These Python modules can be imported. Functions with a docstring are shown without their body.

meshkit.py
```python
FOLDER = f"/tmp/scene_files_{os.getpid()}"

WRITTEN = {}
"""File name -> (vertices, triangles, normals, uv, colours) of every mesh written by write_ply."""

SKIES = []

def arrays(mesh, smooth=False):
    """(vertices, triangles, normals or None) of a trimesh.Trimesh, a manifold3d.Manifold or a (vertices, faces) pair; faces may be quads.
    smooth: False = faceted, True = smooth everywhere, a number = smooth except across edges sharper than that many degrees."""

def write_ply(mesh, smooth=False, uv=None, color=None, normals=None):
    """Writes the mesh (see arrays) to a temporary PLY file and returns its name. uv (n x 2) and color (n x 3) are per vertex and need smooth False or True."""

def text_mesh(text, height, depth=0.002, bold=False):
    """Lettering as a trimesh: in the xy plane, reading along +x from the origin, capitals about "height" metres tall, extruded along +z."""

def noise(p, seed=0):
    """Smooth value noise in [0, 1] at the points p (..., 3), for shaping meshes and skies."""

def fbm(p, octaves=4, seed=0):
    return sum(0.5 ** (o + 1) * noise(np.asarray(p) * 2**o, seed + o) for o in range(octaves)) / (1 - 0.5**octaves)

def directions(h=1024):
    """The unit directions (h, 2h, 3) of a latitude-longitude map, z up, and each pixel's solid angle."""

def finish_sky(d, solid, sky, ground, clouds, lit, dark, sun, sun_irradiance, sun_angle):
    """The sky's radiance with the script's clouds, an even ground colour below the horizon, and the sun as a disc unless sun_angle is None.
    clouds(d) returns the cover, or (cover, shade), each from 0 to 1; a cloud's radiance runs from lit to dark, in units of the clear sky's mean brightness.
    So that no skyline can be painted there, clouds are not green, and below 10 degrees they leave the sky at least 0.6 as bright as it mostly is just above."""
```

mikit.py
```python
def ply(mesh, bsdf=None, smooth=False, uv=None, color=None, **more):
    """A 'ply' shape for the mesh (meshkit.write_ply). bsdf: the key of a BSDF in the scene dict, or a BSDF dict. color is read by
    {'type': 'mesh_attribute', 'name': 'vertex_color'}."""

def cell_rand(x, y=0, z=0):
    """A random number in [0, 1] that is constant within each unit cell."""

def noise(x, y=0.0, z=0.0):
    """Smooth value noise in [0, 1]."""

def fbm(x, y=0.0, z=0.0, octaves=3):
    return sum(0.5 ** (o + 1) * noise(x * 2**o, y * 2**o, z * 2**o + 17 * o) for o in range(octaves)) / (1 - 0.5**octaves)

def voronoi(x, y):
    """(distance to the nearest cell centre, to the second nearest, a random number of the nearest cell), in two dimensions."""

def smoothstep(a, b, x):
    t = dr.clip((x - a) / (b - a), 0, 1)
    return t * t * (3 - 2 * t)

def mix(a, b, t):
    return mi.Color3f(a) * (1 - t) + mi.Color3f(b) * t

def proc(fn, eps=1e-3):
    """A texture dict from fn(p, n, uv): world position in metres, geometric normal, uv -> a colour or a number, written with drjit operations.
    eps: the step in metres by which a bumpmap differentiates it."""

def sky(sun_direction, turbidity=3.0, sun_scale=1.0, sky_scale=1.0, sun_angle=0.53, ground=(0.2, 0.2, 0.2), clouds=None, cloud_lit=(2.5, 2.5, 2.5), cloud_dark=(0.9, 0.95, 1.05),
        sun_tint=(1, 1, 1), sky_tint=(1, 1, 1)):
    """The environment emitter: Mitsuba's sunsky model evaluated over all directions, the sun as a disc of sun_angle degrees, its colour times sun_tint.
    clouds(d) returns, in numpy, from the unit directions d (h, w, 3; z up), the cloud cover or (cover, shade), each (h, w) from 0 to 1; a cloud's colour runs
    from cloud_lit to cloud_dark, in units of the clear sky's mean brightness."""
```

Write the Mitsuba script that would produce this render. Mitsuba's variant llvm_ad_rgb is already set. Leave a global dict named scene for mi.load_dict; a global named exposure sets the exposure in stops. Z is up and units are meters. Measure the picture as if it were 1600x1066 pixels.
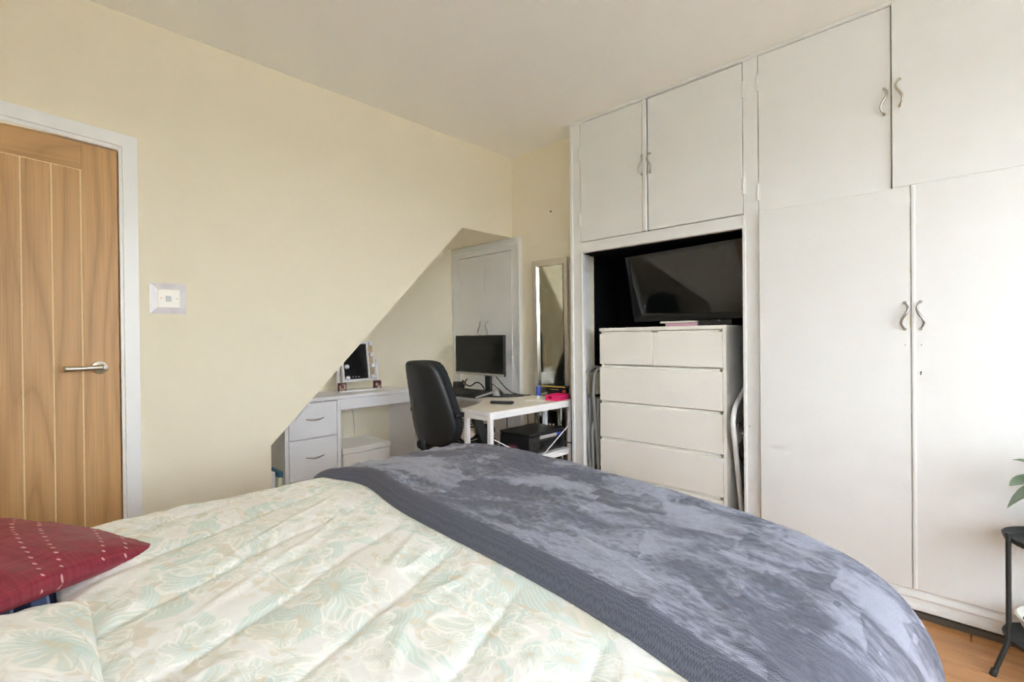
import math, random
import numpy as np, trimesh, manifold3d as m3, shapely
from shapely.geometry import Polygon, box as sbox
import drjit as dr, mitsuba as mi, mikit, meshkit
from mikit import proc, noise, fbm, voronoi, cell_rand, smoothstep, mix
T = mi.ScalarTransform4f
random.seed(7); rng = np.random.default_rng(7)
scene, labels = {}, {}
PI = math.pi

# ------------------------------------------------------------------ camera, sky, exposure
exposure = 5.07
yaw, pitch, roll = -0.762461461, -0.00483826955, -0.00997976253
eye = np.array([0.0, 0.0, 1.16])
fw = np.array([math.sin(yaw)*math.cos(pitch), math.cos(yaw)*math.cos(pitch), math.sin(pitch)])
rt = np.cross(fw, [0, 0, 1]); rt /= np.linalg.norm(rt); up0 = np.cross(rt, fw)
up = -rt*math.sin(roll) + up0*math.cos(roll)
scene['camera'] = {'type': 'perspective', 'fov': 92.5935, 'fov_axis': 'x', 'near_clip': 0.02,
                   'to_world': T().look_at(origin=eye.tolist(), target=(eye+fw).tolist(), up=up.tolist())}
def overcast(d):
    return np.full(d.shape[:2], 0.93), 0.25*meshkit.fbm(d*3.0, 3)
scene['sky'] = mikit.sky((0.55, -0.45, 0.7), turbidity=4.0, sun_scale=0.0, sky_scale=1.0, ground=(0.36, 0.36, 0.34),
                         clouds=overcast, cloud_lit=(2.46, 2.66, 2.90), cloud_dark=(1.7, 1.86, 2.06))

# ------------------------------------------------------------------ helpers
def mat(key, base, rough=0.5, spec=0.5, metal=0.0, bump=None, bump_scale=1.0, two=False, **more):
    tex = (lambda v: proc(v) if callable(v) else (v if isinstance(v, dict) else {'type': 'rgb', 'value': list(v)}))
    d = {'type': 'principled', 'base_color': tex(base), 'roughness': proc(rough) if callable(rough) else rough,
         'metallic': metal, 'specular': spec, **more}
    if bump is not None:
        d = {'type': 'bumpmap', 'arbitrary': proc(bump), 'scale': bump_scale, 'bsdf': d}
    if two:
        d = {'type': 'twosided', 'bsdf': d}
    scene[key] = d
    return key

def numbered(key):
    if key not in used:
        used.add(key); return key
    k = 1
    while f'{key}_{k:03d}' in used:
        k += 1
    used.add(f'{key}_{k:03d}')
    return f'{key}_{k:03d}'
used = set()

def tag(key, label=None, cat=None, group=None, kind=None):
    d = labels.setdefault(key, {})
    for a, b in (('label', label), ('category', cat), ('group', group), ('kind', kind)):
        if b: d[a] = b
    return key

def thing(name, label, cat=None, group=None, kind=None):
    return tag(numbered(name), label, cat, group, kind)

def obj(name, mesh, m, parent=None, smooth=False, label=None, cat=None, group=None, kind=None, **kw):
    key = numbered(f'{parent}__{name}' if parent else name)
    scene[key] = mikit.ply(mesh, m, smooth, **kw)
    if label or cat or group or kind: tag(key, label, cat, group, kind)
    return key

def share(name, src, parent, to_world):
    """another copy of an entry, under its own key"""
    key = numbered(f'{parent}__{name}' if parent else name)
    scene[key] = {**scene[src], 'to_world': to_world}
    return key

def cat_(*ms):
    return trimesh.util.concatenate([m for m in ms])

def bx(x0, x1, y0, y1, z0, z1, r=0.0):
    """box with chamfered edges"""
    if r <= 0:
        b = trimesh.creation.box((x1-x0, y1-y0, z1-z0)); b.apply_translation(((x0+x1)/2, (y0+y1)/2, (z0+z1)/2)); return b
    r = min(r, 0.49*min(x1-x0, y1-y0, z1-z0))
    P = []
    for x, sx in ((x0, 1), (x1, -1)):
        for y, sy in ((y0, 1), (y1, -1)):
            for z, sz in ((z0, 1), (z1, -1)):
                P += [(x, y+sy*r, z+sz*r), (x+sx*r, y, z+sz*r), (x+sx*r, y+sy*r, z)]
    return trimesh.Trimesh(np.array(P)).convex_hull

def rbox(x0, x1, y0, y1, z0, z1, r, seg=12):
    """box with round edges: hull of eight balls"""
    s = m3.Manifold.sphere(r, seg)
    return to_tm(m3.Manifold.batch_hull([s.translate((x, y, z)) for x in (x0+r, x1-r) for y in (y0+r, y1-r) for z in (z0+r, z1-r)]))

def to_tm(m):
    q = m.to_mesh(); return trimesh.Trimesh(np.array(q.vert_properties[:, :3]), np.array(q.tri_verts), process=False)

def rot(mesh, deg, axis, at=(0, 0, 0)):
    mesh = mesh.copy(); mesh.apply_transform(trimesh.transformations.rotation_matrix(math.radians(deg), axis, at)); return mesh

def mv(mesh, x=0, y=0, z=0):
    mesh = mesh.copy(); mesh.apply_translation((x, y, z)); return mesh

def tube(path, r, seg=10, closed=False, smooth_path=0):
    P = np.asarray(path, float)
    if smooth_path:
        from scipy.interpolate import CubicSpline
        t = np.r_[0, np.cumsum(np.linalg.norm(np.diff(P, axis=0), axis=1))]
        P = CubicSpline(t, P)(np.linspace(0, t[-1], smooth_path))
    n = len(P); R = np.broadcast_to(np.asarray(r, float), (n,))
    tan = np.gradient(P, axis=0)
    if closed: tan = np.roll(P, -1, 0) - np.roll(P, 1, 0)
    tan /= np.linalg.norm(tan, axis=1, keepdims=True) + 1e-12
    u = np.cross(tan[0], [0, 0, 1.0]);
    if np.linalg.norm(u) < 1e-3: u = np.cross(tan[0], [1.0, 0, 0])
    u /= np.linalg.norm(u); V = []
    a = np.arange(seg)/seg*2*PI
    for i in range(n):
        u = u - tan[i]*(u@tan[i]); u /= np.linalg.norm(u); w = np.cross(tan[i], u)
        V.append(P[i] + R[i]*(np.cos(a)[:, None]*u + np.sin(a)[:, None]*w))
    V = np.vstack(V); F = []
    for i in range(n if closed else n-1):
        j = (i+1) % n
        for k in range(seg):
            l = (k+1) % seg
            F += [(i*seg+k, i*seg+l, j*seg+l), (i*seg+k, j*seg+l, j*seg+k)]
    if not closed:
        V = np.vstack([V, P[0], P[-1]]); c0, c1 = n*seg, n*seg+1
        for k in range(seg):
            l = (k+1) % seg
            F += [(c0, l, k), (c1, (n-1)*seg+k, (n-1)*seg+l)]
    return trimesh.Trimesh(V, np.array(F), process=False)

def bent(path, rad, seg=6):
    """a polyline with its corners rounded to arcs"""
    P = [np.asarray(p, float) for p in path]; out = [P[0]]
    for a, b, c in zip(P, P[1:], P[2:]):
        d1, d2 = (a-b)/np.linalg.norm(a-b), (c-b)/np.linalg.norm(c-b)
        k = min(rad, 0.45*np.linalg.norm(a-b), 0.45*np.linalg.norm(c-b))
        p, q = b+d1*k, b+d2*k
        for s in np.linspace(0, 1, seg): out.append((1-s)**2*p + 2*s*(1-s)*b + s*s*q)
    return np.array(out + [P[-1]])

def lathe(profile, seg=32, at=(0, 0, 0)):
    m = trimesh.creation.revolve(np.array(profile, float), sections=seg); m.apply_translation(at); m.fix_normals(); return m

def prism(poly, h, axis='z', at=0.0):
    """polygon extruded along an axis. x: polygon in (y, z); y: polygon in (x, z); z: polygon in (x, y)"""
    m = trimesh.creation.extrude_polygon(poly, h, engine='earcut')
    v = m.vertices.copy()
    if axis == 'x': m.vertices = np.c_[v[:, 2], v[:, 0], v[:, 1]]
    if axis == 'y': m.vertices = np.c_[v[:, 0], v[:, 2], v[:, 1]]; m.invert()
    m.apply_translation({'x': (at, 0, 0), 'y': (0, at, 0), 'z': (0, 0, at)}[axis]); return m

def loft(rings, cap=True):
    """rings: list of (n,3) closed loops -> closed mesh"""
    n = len(rings[0]); V = np.vstack(rings); F = []
    for i in range(len(rings)-1):
        for k in range(n):
            l = (k+1) % n
            F += [(i*n+k, i*n+l, (i+1)*n+l), (i*n+k, (i+1)*n+l, (i+1)*n+k)]
    if cap:
        c0, c1 = len(V), len(V)+1; V = np.vstack([V, rings[0].mean(0), rings[-1].mean(0)]); b = (len(rings)-1)*n
        for k in range(n):
            l = (k+1) % n
            F += [(c0, l, k), (c1, b+k, b+l)]
    m = trimesh.Trimesh(V, np.array(F), process=False)
    if m.volume < 0: m.invert()
    return m

def shell(top, bot):
    """closed cloth from two (n, m, 3) grids"""
    n, m = top.shape[:2]; V = np.vstack([top.reshape(-1, 3), bot.reshape(-1, 3)]); idx = np.arange(n*m).reshape(n, m); o = n*m
    a, b, c, d = idx[:-1, :-1].ravel(), idx[1:, :-1].ravel(), idx[1:, 1:].ravel(), idx[:-1, 1:].ravel()
    F = [np.c_[a, b, c], np.c_[a, c, d], np.c_[a+o, c+o, b+o], np.c_[a+o, d+o, c+o]]
    rim = np.r_[idx[:-1, 0], idx[-1, :-1], idx[:0:-1, -1], idx[0, :0:-1]]; nx = np.roll(rim, -1)
    F += [np.c_[rim, rim+o, nx+o], np.c_[rim, nx+o, nx]]
    mm = trimesh.Trimesh(V, np.vstack(F), process=False)
    if mm.volume < 0: mm.invert()
    return mm

# ------------------------------------------------------------------ materials
def wall_col(p, n, uv):
    return mix((0.815, 0.757, 0.60), (0.84, 0.782, 0.63), fbm(p.x*1.3, p.y*1.3, p.z*1.3))
def roller(p, n, uv):
    return fbm(p.x*160, p.y*160, p.z*160, 2)*0.0005
mat('m_wall', wall_col, 0.75, 0.3, bump=roller)
mat('m_ceiling', (0.85, 0.845, 0.795), 0.85, 0.2)
def whitewood(p, n, uv):
    t = fbm(p.x*3, p.y*3, p.z*9)
    return mix((0.745, 0.75, 0.735), (0.775, 0.78, 0.77), t)
def brush(p, n, uv): return noise(p.x*25, p.y*25, p.z*220)*0.0006 + fbm(p.x*7, p.y*7, p.z*7, 2)*0.0012
mat('m_gloss_white', whitewood, 0.32, 0.5)
mat('m_arch', (0.84, 0.85, 0.85), 0.3, 0.5)
mat('m_gap', (0.10, 0.085, 0.07), 0.9, 0.1)
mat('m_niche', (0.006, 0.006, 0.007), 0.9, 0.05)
mat('m_melamine', (0.84, 0.83, 0.80), 0.38, 0.45)
mat('m_chest', (0.86, 0.845, 0.79), 0.38, 0.45)
mat('m_vanity', (0.82, 0.825, 0.85), 0.34, 0.5)
def desktop_col(p, n, uv):
    return mix((0.70, 0.66, 0.58), (0.76, 0.72, 0.64), noise(p.x*60, p.y*6, p.z*6))
mat('m_desktop', desktop_col, 0.35, 0.5)
mat('m_white_metal', (0.86, 0.87, 0.88), 0.3, 0.5)
mat('m_chrome', (0.48, 0.47, 0.45), 0.14, 0.5, metal=1.0)
mat('m_nickel', (0.58, 0.54, 0.47), 0.2, 0.5, metal=1.0)
mat('m_grey_metal', (0.42, 0.42, 0.41), 0.35, 0.5)
mat('m_black_plastic', (0.016, 0.017, 0.018), 0.42, 0.5)
mat('m_black_gloss', (0.008, 0.008, 0.009), 0.1, 0.5)
mat('m_screen', (0.004, 0.006, 0.006), 0.12, 0.35)
mat('m_tv_screen', (0.003, 0.004, 0.004), 0.04, 0.8)
mat('m_silver', (0.50, 0.49, 0.47), 0.35, 0.5, metal=0.6)
mat('m_frame_beige', (0.62, 0.57, 0.47), 0.3, 0.5, metal=0.45)
scene['m_mirror'] = {'type': 'roughconductor', 'material': 'Ag', 'alpha': 0.004, 'specular_reflectance': {'type': 'rgb', 'value': [0.72, 0.74, 0.68]}}
def fabric_black(p, n, uv):
    return mix((0.012, 0.014, 0.015), (0.026, 0.028, 0.031), noise(p.x*500, p.y*500, p.z*500))
mat('m_chair_fabric', fabric_black, 0.75, 0.3, sheen=0.5)
mat('m_chair_shell', (0.017, 0.020, 0.021), 0.38, 0.5)

def oak(shift, horiz=False):
    def f(p, n, uv):
        u, v = (p.z, p.y) if not horiz else (p.y, p.z)
        u = u + shift*3.7; vv = v*9 + shift*5
        w = fbm(vv*0.35 + shift, u*0.45, shift, 3)
        ring = dr.abs(dr.sin((vv*1.3 + w*7.5)*PI + noise(vv*3, u*1.3)*1.3))
        fine = noise(v*420, u*7 + shift, shift)
        c = mix((0.46, 0.255, 0.10), (0.60, 0.355, 0.155), dr.power(ring, 0.55))
        return c*(0.86 + 0.22*fine)
    return f
for k in range(3): mat(f'm_oak_{k}', oak(1.3*k+0.4), 0.42, 0.4)
mat('m_oak_rail', oak(7.7, True), 0.42, 0.4)
mat('m_oak_groove', (0.78, 0.58, 0.34), 0.5, 0.3)

def laminate(shift):
    def f(p, n, uv):
        w = fbm(p.x*2.2 + shift*9, p.y*30 + shift, 0, 3)
        fine = noise(p.x*9, p.y*420 + shift*31)
        return mix((0.37, 0.165, 0.062), (0.53, 0.27, 0.11), w)*(0.85+0.25*fine)
    return f
for k in range(4): mat(f'm_plank_{k}', laminate(k*2.1+0.3), 0.3, 0.5)

# duvet print: pale teal and beige flowers with white outlines on ivory
def floral(p, n, uv):
    wx = (fbm(p.x*8, p.y*8, 1.0, 3)-0.5)*0.10; wy = (fbm(p.x*8, p.y*8, 9.0, 3)-0.5)*0.10
    x, y = p.x + wx, p.y + wy
    base = mix((0.76, 0.76, 0.735), (0.735, 0.72, 0.68), smoothstep(0.35, 0.75, fbm(x*5+3, y*9, 4.0)))
    col = base
    # feathery teal plumes and beige strokes
    a = fbm(x*11.0 + 5*y, y*13.0 + 2.5*noise(x*3, y*3), 2.0, 4)
    col = mix(col, (0.53, 0.63, 0.58), 0.75*smoothstep(0.53, 0.60, a))
    veins = dr.abs(dr.sin((x*0.8+y*1.2)*260 + 16*noise(x*9, y*9)))
    col = mix(col, (0.82, 0.81, 0.73), 0.35*smoothstep(0.53, 0.60, a)*smoothstep(0.80, 0.97, veins))
    b = fbm(x*16 + 40 + y*8, y*26 - x*6, 6.0, 3)
    col = mix(col, (0.64, 0.575, 0.45), 0.55*smoothstep(0.60, 0.68, b))
    # flowers, one in each cell of two grids
    for s, size, pet, tint, seed in ((5.4, 0.43, 6.0, (0.48, 0.60, 0.565), 1), (10.5, 0.36, 5.0, (0.57, 0.61, 0.56), 4)):
        gx, gy = x*s, y*s
        for i in (-1, 0, 1):
            for j in (-1, 0, 1):
                cx, cy = dr.floor(gx)+i, dr.floor(gy)+j
                dx = gx-(cx+0.25+0.5*cell_rand(cx, cy, seed)); dy = gy-(cy+0.25+0.5*cell_rand(cx, cy, seed+1))
                r = dr.sqrt(dx*dx+dy*dy); th = dr.atan2(dy, dx) + 6.28*cell_rand(cx, cy, seed+2)
                on = dr.select(cell_rand(cx, cy, seed+5) > 0.25, 1.0, 0.0)
                lobe = size*(0.62 + 0.38*dr.abs(dr.cos(th*pet*0.5)))*(0.75+0.45*cell_rand(cx, cy, seed+3))
                q = r/lobe
                inside = smoothstep(1.0, 0.93, q)*on
                ray_ = dr.abs(dr.sin(th*pet*2.0 + 3*q))
                petal = mix(tint, (0.76, 0.765, 0.69), dr.clip(0.75*q - 0.1, 0, 1))
                petal = mix(petal, (0.84, 0.83, 0.76), 0.8*smoothstep(0.82, 0.98, ray_)*smoothstep(0.2, 0.5, q))
                petal = mix(petal, (0.60, 0.50, 0.33), smoothstep(0.24, 0.14, q)*0.7)
                col = mix(col, petal, inside*0.62)
                edge = smoothstep(0.10, 0.03, dr.abs(q-1.0))*on
                col = mix(col, (0.86, 0.85, 0.80), edge*0.6)
    # fine feathered strokes
    f1 = dr.abs(2*fbm(x*22 + y*9, y*34 - x*6, 5.0, 2)-1)
    col = mix(col, (0.86, 0.85, 0.81), 0.5*smoothstep(0.10, 0.02, f1)*smoothstep(0.35, 0.6, noise(x*6, y*6, 3.0)))
    f2 = dr.abs(2*fbm(x*15 + 31, y*26 + x*8, 7.0, 2)-1)
    col = mix(col, (0.62, 0.58, 0.48), 0.35*smoothstep(0.06, 0.01, f2)*smoothstep(0.4, 0.65, noise(x*6, y*6, 8.0)))
    # thin stems
    c = fbm(x*4.5+17, y*4.5, 3.0, 2)
    col = mix(col, (0.50, 0.58, 0.52), 0.6*smoothstep(0.007, 0.002, dr.abs(c-0.47))*smoothstep(0.45, 0.6, noise(x*7, y*7, 2.0)))
    col = mix(col, (0.56, 0.46, 0.30), 0.4*smoothstep(0.006, 0.002, dr.abs(c-0.55))*smoothstep(0.5, 0.65, noise(x*8, y*8, 5.0)))
    return col
def weave(p, n, uv): return noise(p.x*900, p.y*900, p.z*900)*0.0002
mat('m_duvet', floral, 0.7, 0.2, sheen=0.3)
mat('m_pillow', floral, 0.7, 0.2, sheen=0.3)

# velvet throw: nap brushed two ways, on a fine herringbone knit
def velvet(p, n, uv):
    x, y = uv.x, uv.y
    wx = (fbm(x*4, y*4, 3.0, 4)-0.5)*0.22; wy = (fbm(x*4, y*4, 8.0, 4)-0.5)*0.22
    big = fbm((x+wx)*3.2, (y+wy)*4.6, 1.0, 5)
    streak = fbm((x+wx)*4.5 + (y+wy)*3.0, (y+wy)*30 - (x+wx)*9, 5.0, 4)
    # strokes of a hand: ragged patches with one nap direction each
    jx = (noise(x*60, y*25, 2.0)-0.5)*0.05 + wx*0.8; jy = (noise(x*25, y*70, 4.0)-0.5)*0.04 + wy*0.8
    p1 = cell_rand(dr.floor((x+0.35*y+jx)*4.2), dr.floor((y-0.25*x+jy)*7.5), 1)
    p2 = cell_rand(dr.floor((x-0.5*y+jx)*6.5+0.4), dr.floor((y+0.4*x+jy)*4.5), 2)
    hair = noise(x*75 + y*30, y*190 - x*40, 6.0)
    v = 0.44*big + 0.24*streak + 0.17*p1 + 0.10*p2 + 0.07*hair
    v = v + 0.05*smoothstep(-1.4, -0.7, x) - 0.03  # tone rises from left to right across the throw
    t = (0.8*smoothstep(0.40, 0.62, v) + 0.2*hair)*smoothstep(0.035, 0.115, y + 0.05*(hair-0.5))  # darkest in a band along the front edge
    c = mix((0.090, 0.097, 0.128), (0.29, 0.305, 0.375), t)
    row = dr.floor(x*190); zig = dr.abs((x*190-row)-0.5)
    knit = dr.abs(dr.sin((y*150 + zig*1.1 + 0.5*cell_rand(row, 3))*PI))
    c = c*(0.74 + 0.42*smoothstep(0.1, 0.9, knit)) * (0.9+0.2*noise(x*700, y*700))
    return c
def velvet_bump(p, n, uv):
    x, y = uv.x, uv.y
    row = dr.floor(x*190); zig = dr.abs((x*190-row)-0.5)
    return dr.abs(dr.sin((y*150 + zig*1.1 + 0.5*cell_rand(row, 3))*PI))*0.0012
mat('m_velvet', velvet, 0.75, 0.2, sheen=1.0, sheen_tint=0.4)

def red_silk(p, n, uv):
    u, v = uv.x, uv.y
    slub = noise(u*9, v*160)*0.5 + noise(u*140, v*6)*0.5
    c = mix((0.155, 0.014, 0.028), (0.25, 0.026, 0.045), slub)
    d = mi.Float(0)
    a, b = (u+v)*0.5, (v-u)
    for k, (a0, am) in enumerate(((0.34, 0.02), (0.57, 0.035), (0.635, 0.035), (0.785, 0.02), (0.86, 0.015))):
        line = a0 + am*dr.square(b*2.2) - 0.03*b
        s = b*16 + 0.3*k; f = (s-dr.floor(s)-0.5)/16
        d = dr.maximum(d, smoothstep(0.0095, 0.0070, dr.sqrt(dr.square(f*1.0)+dr.square((a-line)*1.3))))
    return mix(c, (0.66, 0.38, 0.38), d*0.7)
mat('m_red', red_silk, 0.45, 0.4, sheen=0.4)
def blue_stripe(p, n, uv):
    s = (uv.y*9)-dr.floor(uv.y*9)
    c = mix((0.035, 0.05, 0.10), (0.14, 0.21, 0.38), smoothstep(0.45, 0.5, s))
    return mix(c, (0.45, 0.55, 0.75), smoothstep(0.90, 0.93, s))
mat('m_blue', blue_stripe, 0.6, 0.3)
def zebra(p, n, uv):
    w = fbm(p.x*5, p.y*5, p.z*2, 2)
    s = dr.sin((p.x*0.9 + p.z*0.8 - p.y*0.15 + w*0.10)*2*PI/0.075)
    return mix((0.012, 0.011, 0.011), (0.62, 0.51, 0.42), smoothstep(-0.15, 0.1, s))
mat('m_zebra', zebra, 0.8, 0.2)
mat('m_pink', (0.75, 0.03, 0.16), 0.4, 0.4)
mat('m_pale_pink', (0.66, 0.40, 0.50), 0.5, 0.3)
mat('m_paper', (0.80, 0.78, 0.70), 0.7, 0.2)
mat('m_paper_mint', (0.72, 0.76, 0.60), 0.6, 0.2)
mat('m_blue_plastic', (0.05, 0.09, 0.55), 0.35, 0.5)
mat('m_teal', (0.05, 0.16, 0.24), 0.5, 0.4)
mat('m_orange', (0.45, 0.07, 0.02), 0.5, 0.4)
mat('m_gold', (0.65, 0.45, 0.10), 0.5, 0.4)
mat('m_beige_pad', (0.42, 0.385, 0.29), 0.7, 0.2)
mat('m_maroon', (0.16, 0.02, 0.035), 0.6, 0.3)
mat('m_plum', (0.10, 0.03, 0.05), 0.5, 0.3)
mat('m_photo', lambda p, n, uv: mix((0.10, 0.03, 0.05), (0.66, 0.48, 0.36), smoothstep(0.45, 0.58, fbm(p.x*50+3, p.y*50, p.z*50))), 0.4, 0.5)
mat('m_tan', (0.50, 0.40, 0.27), 0.4, 0.4)
mat('m_bulb', (0.86, 0.87, 0.95), 0.25, 0.5)
mat('m_iron', (0.020, 0.024, 0.024), 0.5, 0.5)
mat('m_pot', (0.66, 0.66, 0.60), 0.45, 0.4)
mat('m_dark_pot', (0.03, 0.035, 0.04), 0.4, 0.5)
mat('m_soil', (0.05, 0.035, 0.025), 0.95, 0.1)
def leafcol(p, n, uv):
    return mix((0.10, 0.19, 0.10), (0.24, 0.33, 0.24), fbm(p.x*25, p.y*25, p.z*25))
scene['m_leaf'] = {'type': 'twosided', 'bsdf': {'type': 'principled', 'base_color': proc(leafcol), 'roughness': 0.45, 'specular': 0.5}}
scene['m_leaf_bright'] = {'type': 'twosided', 'bsdf': {'type': 'principled', 'base_color': {'type': 'rgb', 'value': [0.06, 0.20, 0.03]}, 'roughness': 0.45}}
mat('m_cable', (0.012, 0.012, 0.013), 0.5, 0.4)
mat('m_switch', (0.86, 0.84, 0.76), 0.3, 0.5)
mat('m_switch_key', (0.62, 0.64, 0.64), 0.3, 0.5)
def pearl(p, n, uv):
    return mix((0.66, 0.65, 0.68), (0.86, 0.82, 0.82), fbm(p.x*30, p.y*35, p.z*22, 2))
mat('m_pearl', pearl, 0.15, 0.6)
mat('m_brass', (0.35, 0.26, 0.12), 0.35, 0.5, metal=1.0)
mat('m_bed_base', (0.30, 0.28, 0.26), 0.8, 0.2)
mat('m_mattress', (0.75, 0.73, 0.68), 0.8, 0.2)
scene['m_pane'] = {'type': 'thindielectric'}

# ------------------------------------------------------------------ room shell
XL, XB, YF, YB, XR, ZC = -2.635, -3.355, 2.775, -0.62, 1.75, 2.565
YS, ZS = 0.958, 1.946                      # recess: its near side and its flat soffit
DY0, DY1, DZ = -0.42, 0.357, 1.985          # door opening
def st(name, mesh, m, smooth=False, parent=None):
    return obj(name, mesh, m, parent, smooth, kind=None if parent else 'structure')

wl = sbox(YB-0.1, 0, YF, ZC).difference(Polygon([(YS, 0), (YS, 0.622), (2.262, ZS), (YF+1, ZS), (YF+1, 0)]))
wl = wl.difference(sbox(DY0, -1, DY1, DZ))
st('wall_left', prism(wl, 0.10, 'x', XL-0.10), 'm_wall')
st('wall_recess', bx(XB-0.1, XB, YS-0.1, YF+0.1, 0, ZC), 'm_wall')
st('wall_recess_side', bx(XB, XL-0.1, YS-0.1, YS, 0, ZC), 'm_wall')
k = (ZS-0.622)/(2.262-YS)
st('ceiling_recess', cat_(prism(Polygon([(YS, 0.622), (2.262, ZS), (YF, ZS), (YF, ZS+0.08), (2.22, ZS+0.08), (YS, 0.72)]), XL-0.1-XB, 'x', XB)), 'm_wall')
st('wall_far', bx(XB-0.1, -1.948, YF, YF+0.1, 0, ZC), 'm_wall')
BX0, BX1, BZ0, BZ1 = 0.15, 1.45, 0.90, 2.26
st('wall_back', prism(sbox(XL-0.1, 0, XR+0.1, ZC).difference(sbox(BX0, BZ0, BX1, BZ1)), 0.1, 'y', YB-0.1), 'm_wall')
WY0, WY1, WZ0, WZ1 = -0.30, 2.05, 0.78, 2.26
st('wall_right', prism(sbox(YB, 0, 3.3, ZC).difference(sbox(WY0, WZ0, WY1, WZ1)), 0.12, 'x', XR), 'm_wall')
st('ceiling', bx(XB-0.1, XR+0.12, YB-0.1, 3.35, ZC, ZC+0.1), 'm_ceiling')
# window in the right wall
w = thing('window_1', None, kind='structure')
fr = sbox(WY0, WZ0, WY1, WZ1)
for a, b in ((WY0+0.05, 0.775), (0.825, WY1-0.05)): fr = fr.difference(sbox(a, WZ0+0.05, b, WZ1-0.05))
obj('frame', prism(fr, 0.06, 'x', XR+0.04), 'm_arch', w)
obj('sill', bx(XR-0.10, XR+0.04, WY0-0.05, WY1+0.05, WZ0-0.03, WZ0, 0.006), 'm_arch', w)
for a, b in ((WY0+0.05, 0.775), (0.825, WY1-0.05)):
    x = XR+0.07
    obj('pane', trimesh.Trimesh([(x, a, WZ0+0.05), (x, b, WZ0+0.05), (x, b, WZ1-0.05), (x, a, WZ1-0.05)], [(0, 1, 2), (0, 2, 3)], process=False), 'm_pane', w)
w = thing('added_window_2', None, kind='structure')  # added window behind the camera, fills and evens out the room light
fr = sbox(BX0, BZ0, BX1, BZ1)
for a, b in ((BX0+0.05, 0.775), (0.825, BX1-0.05)): fr = fr.difference(sbox(a, BZ0+0.05, b, BZ1-0.05))
obj('frame', prism(fr, 0.06, 'y', YB-0.09), 'm_arch', w)
for a, b in ((BX0+0.05, 0.775), (0.825, BX1-0.05)):
    y = YB-0.06
    obj('pane', trimesh.Trimesh([(a, y, BZ0+0.05), (b, y, BZ0+0.05), (b, y, BZ1-0.05), (a, y, BZ1-0.05)], [(0, 1, 2), (0, 2, 3)], process=False), 'm_pane', w)
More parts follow.
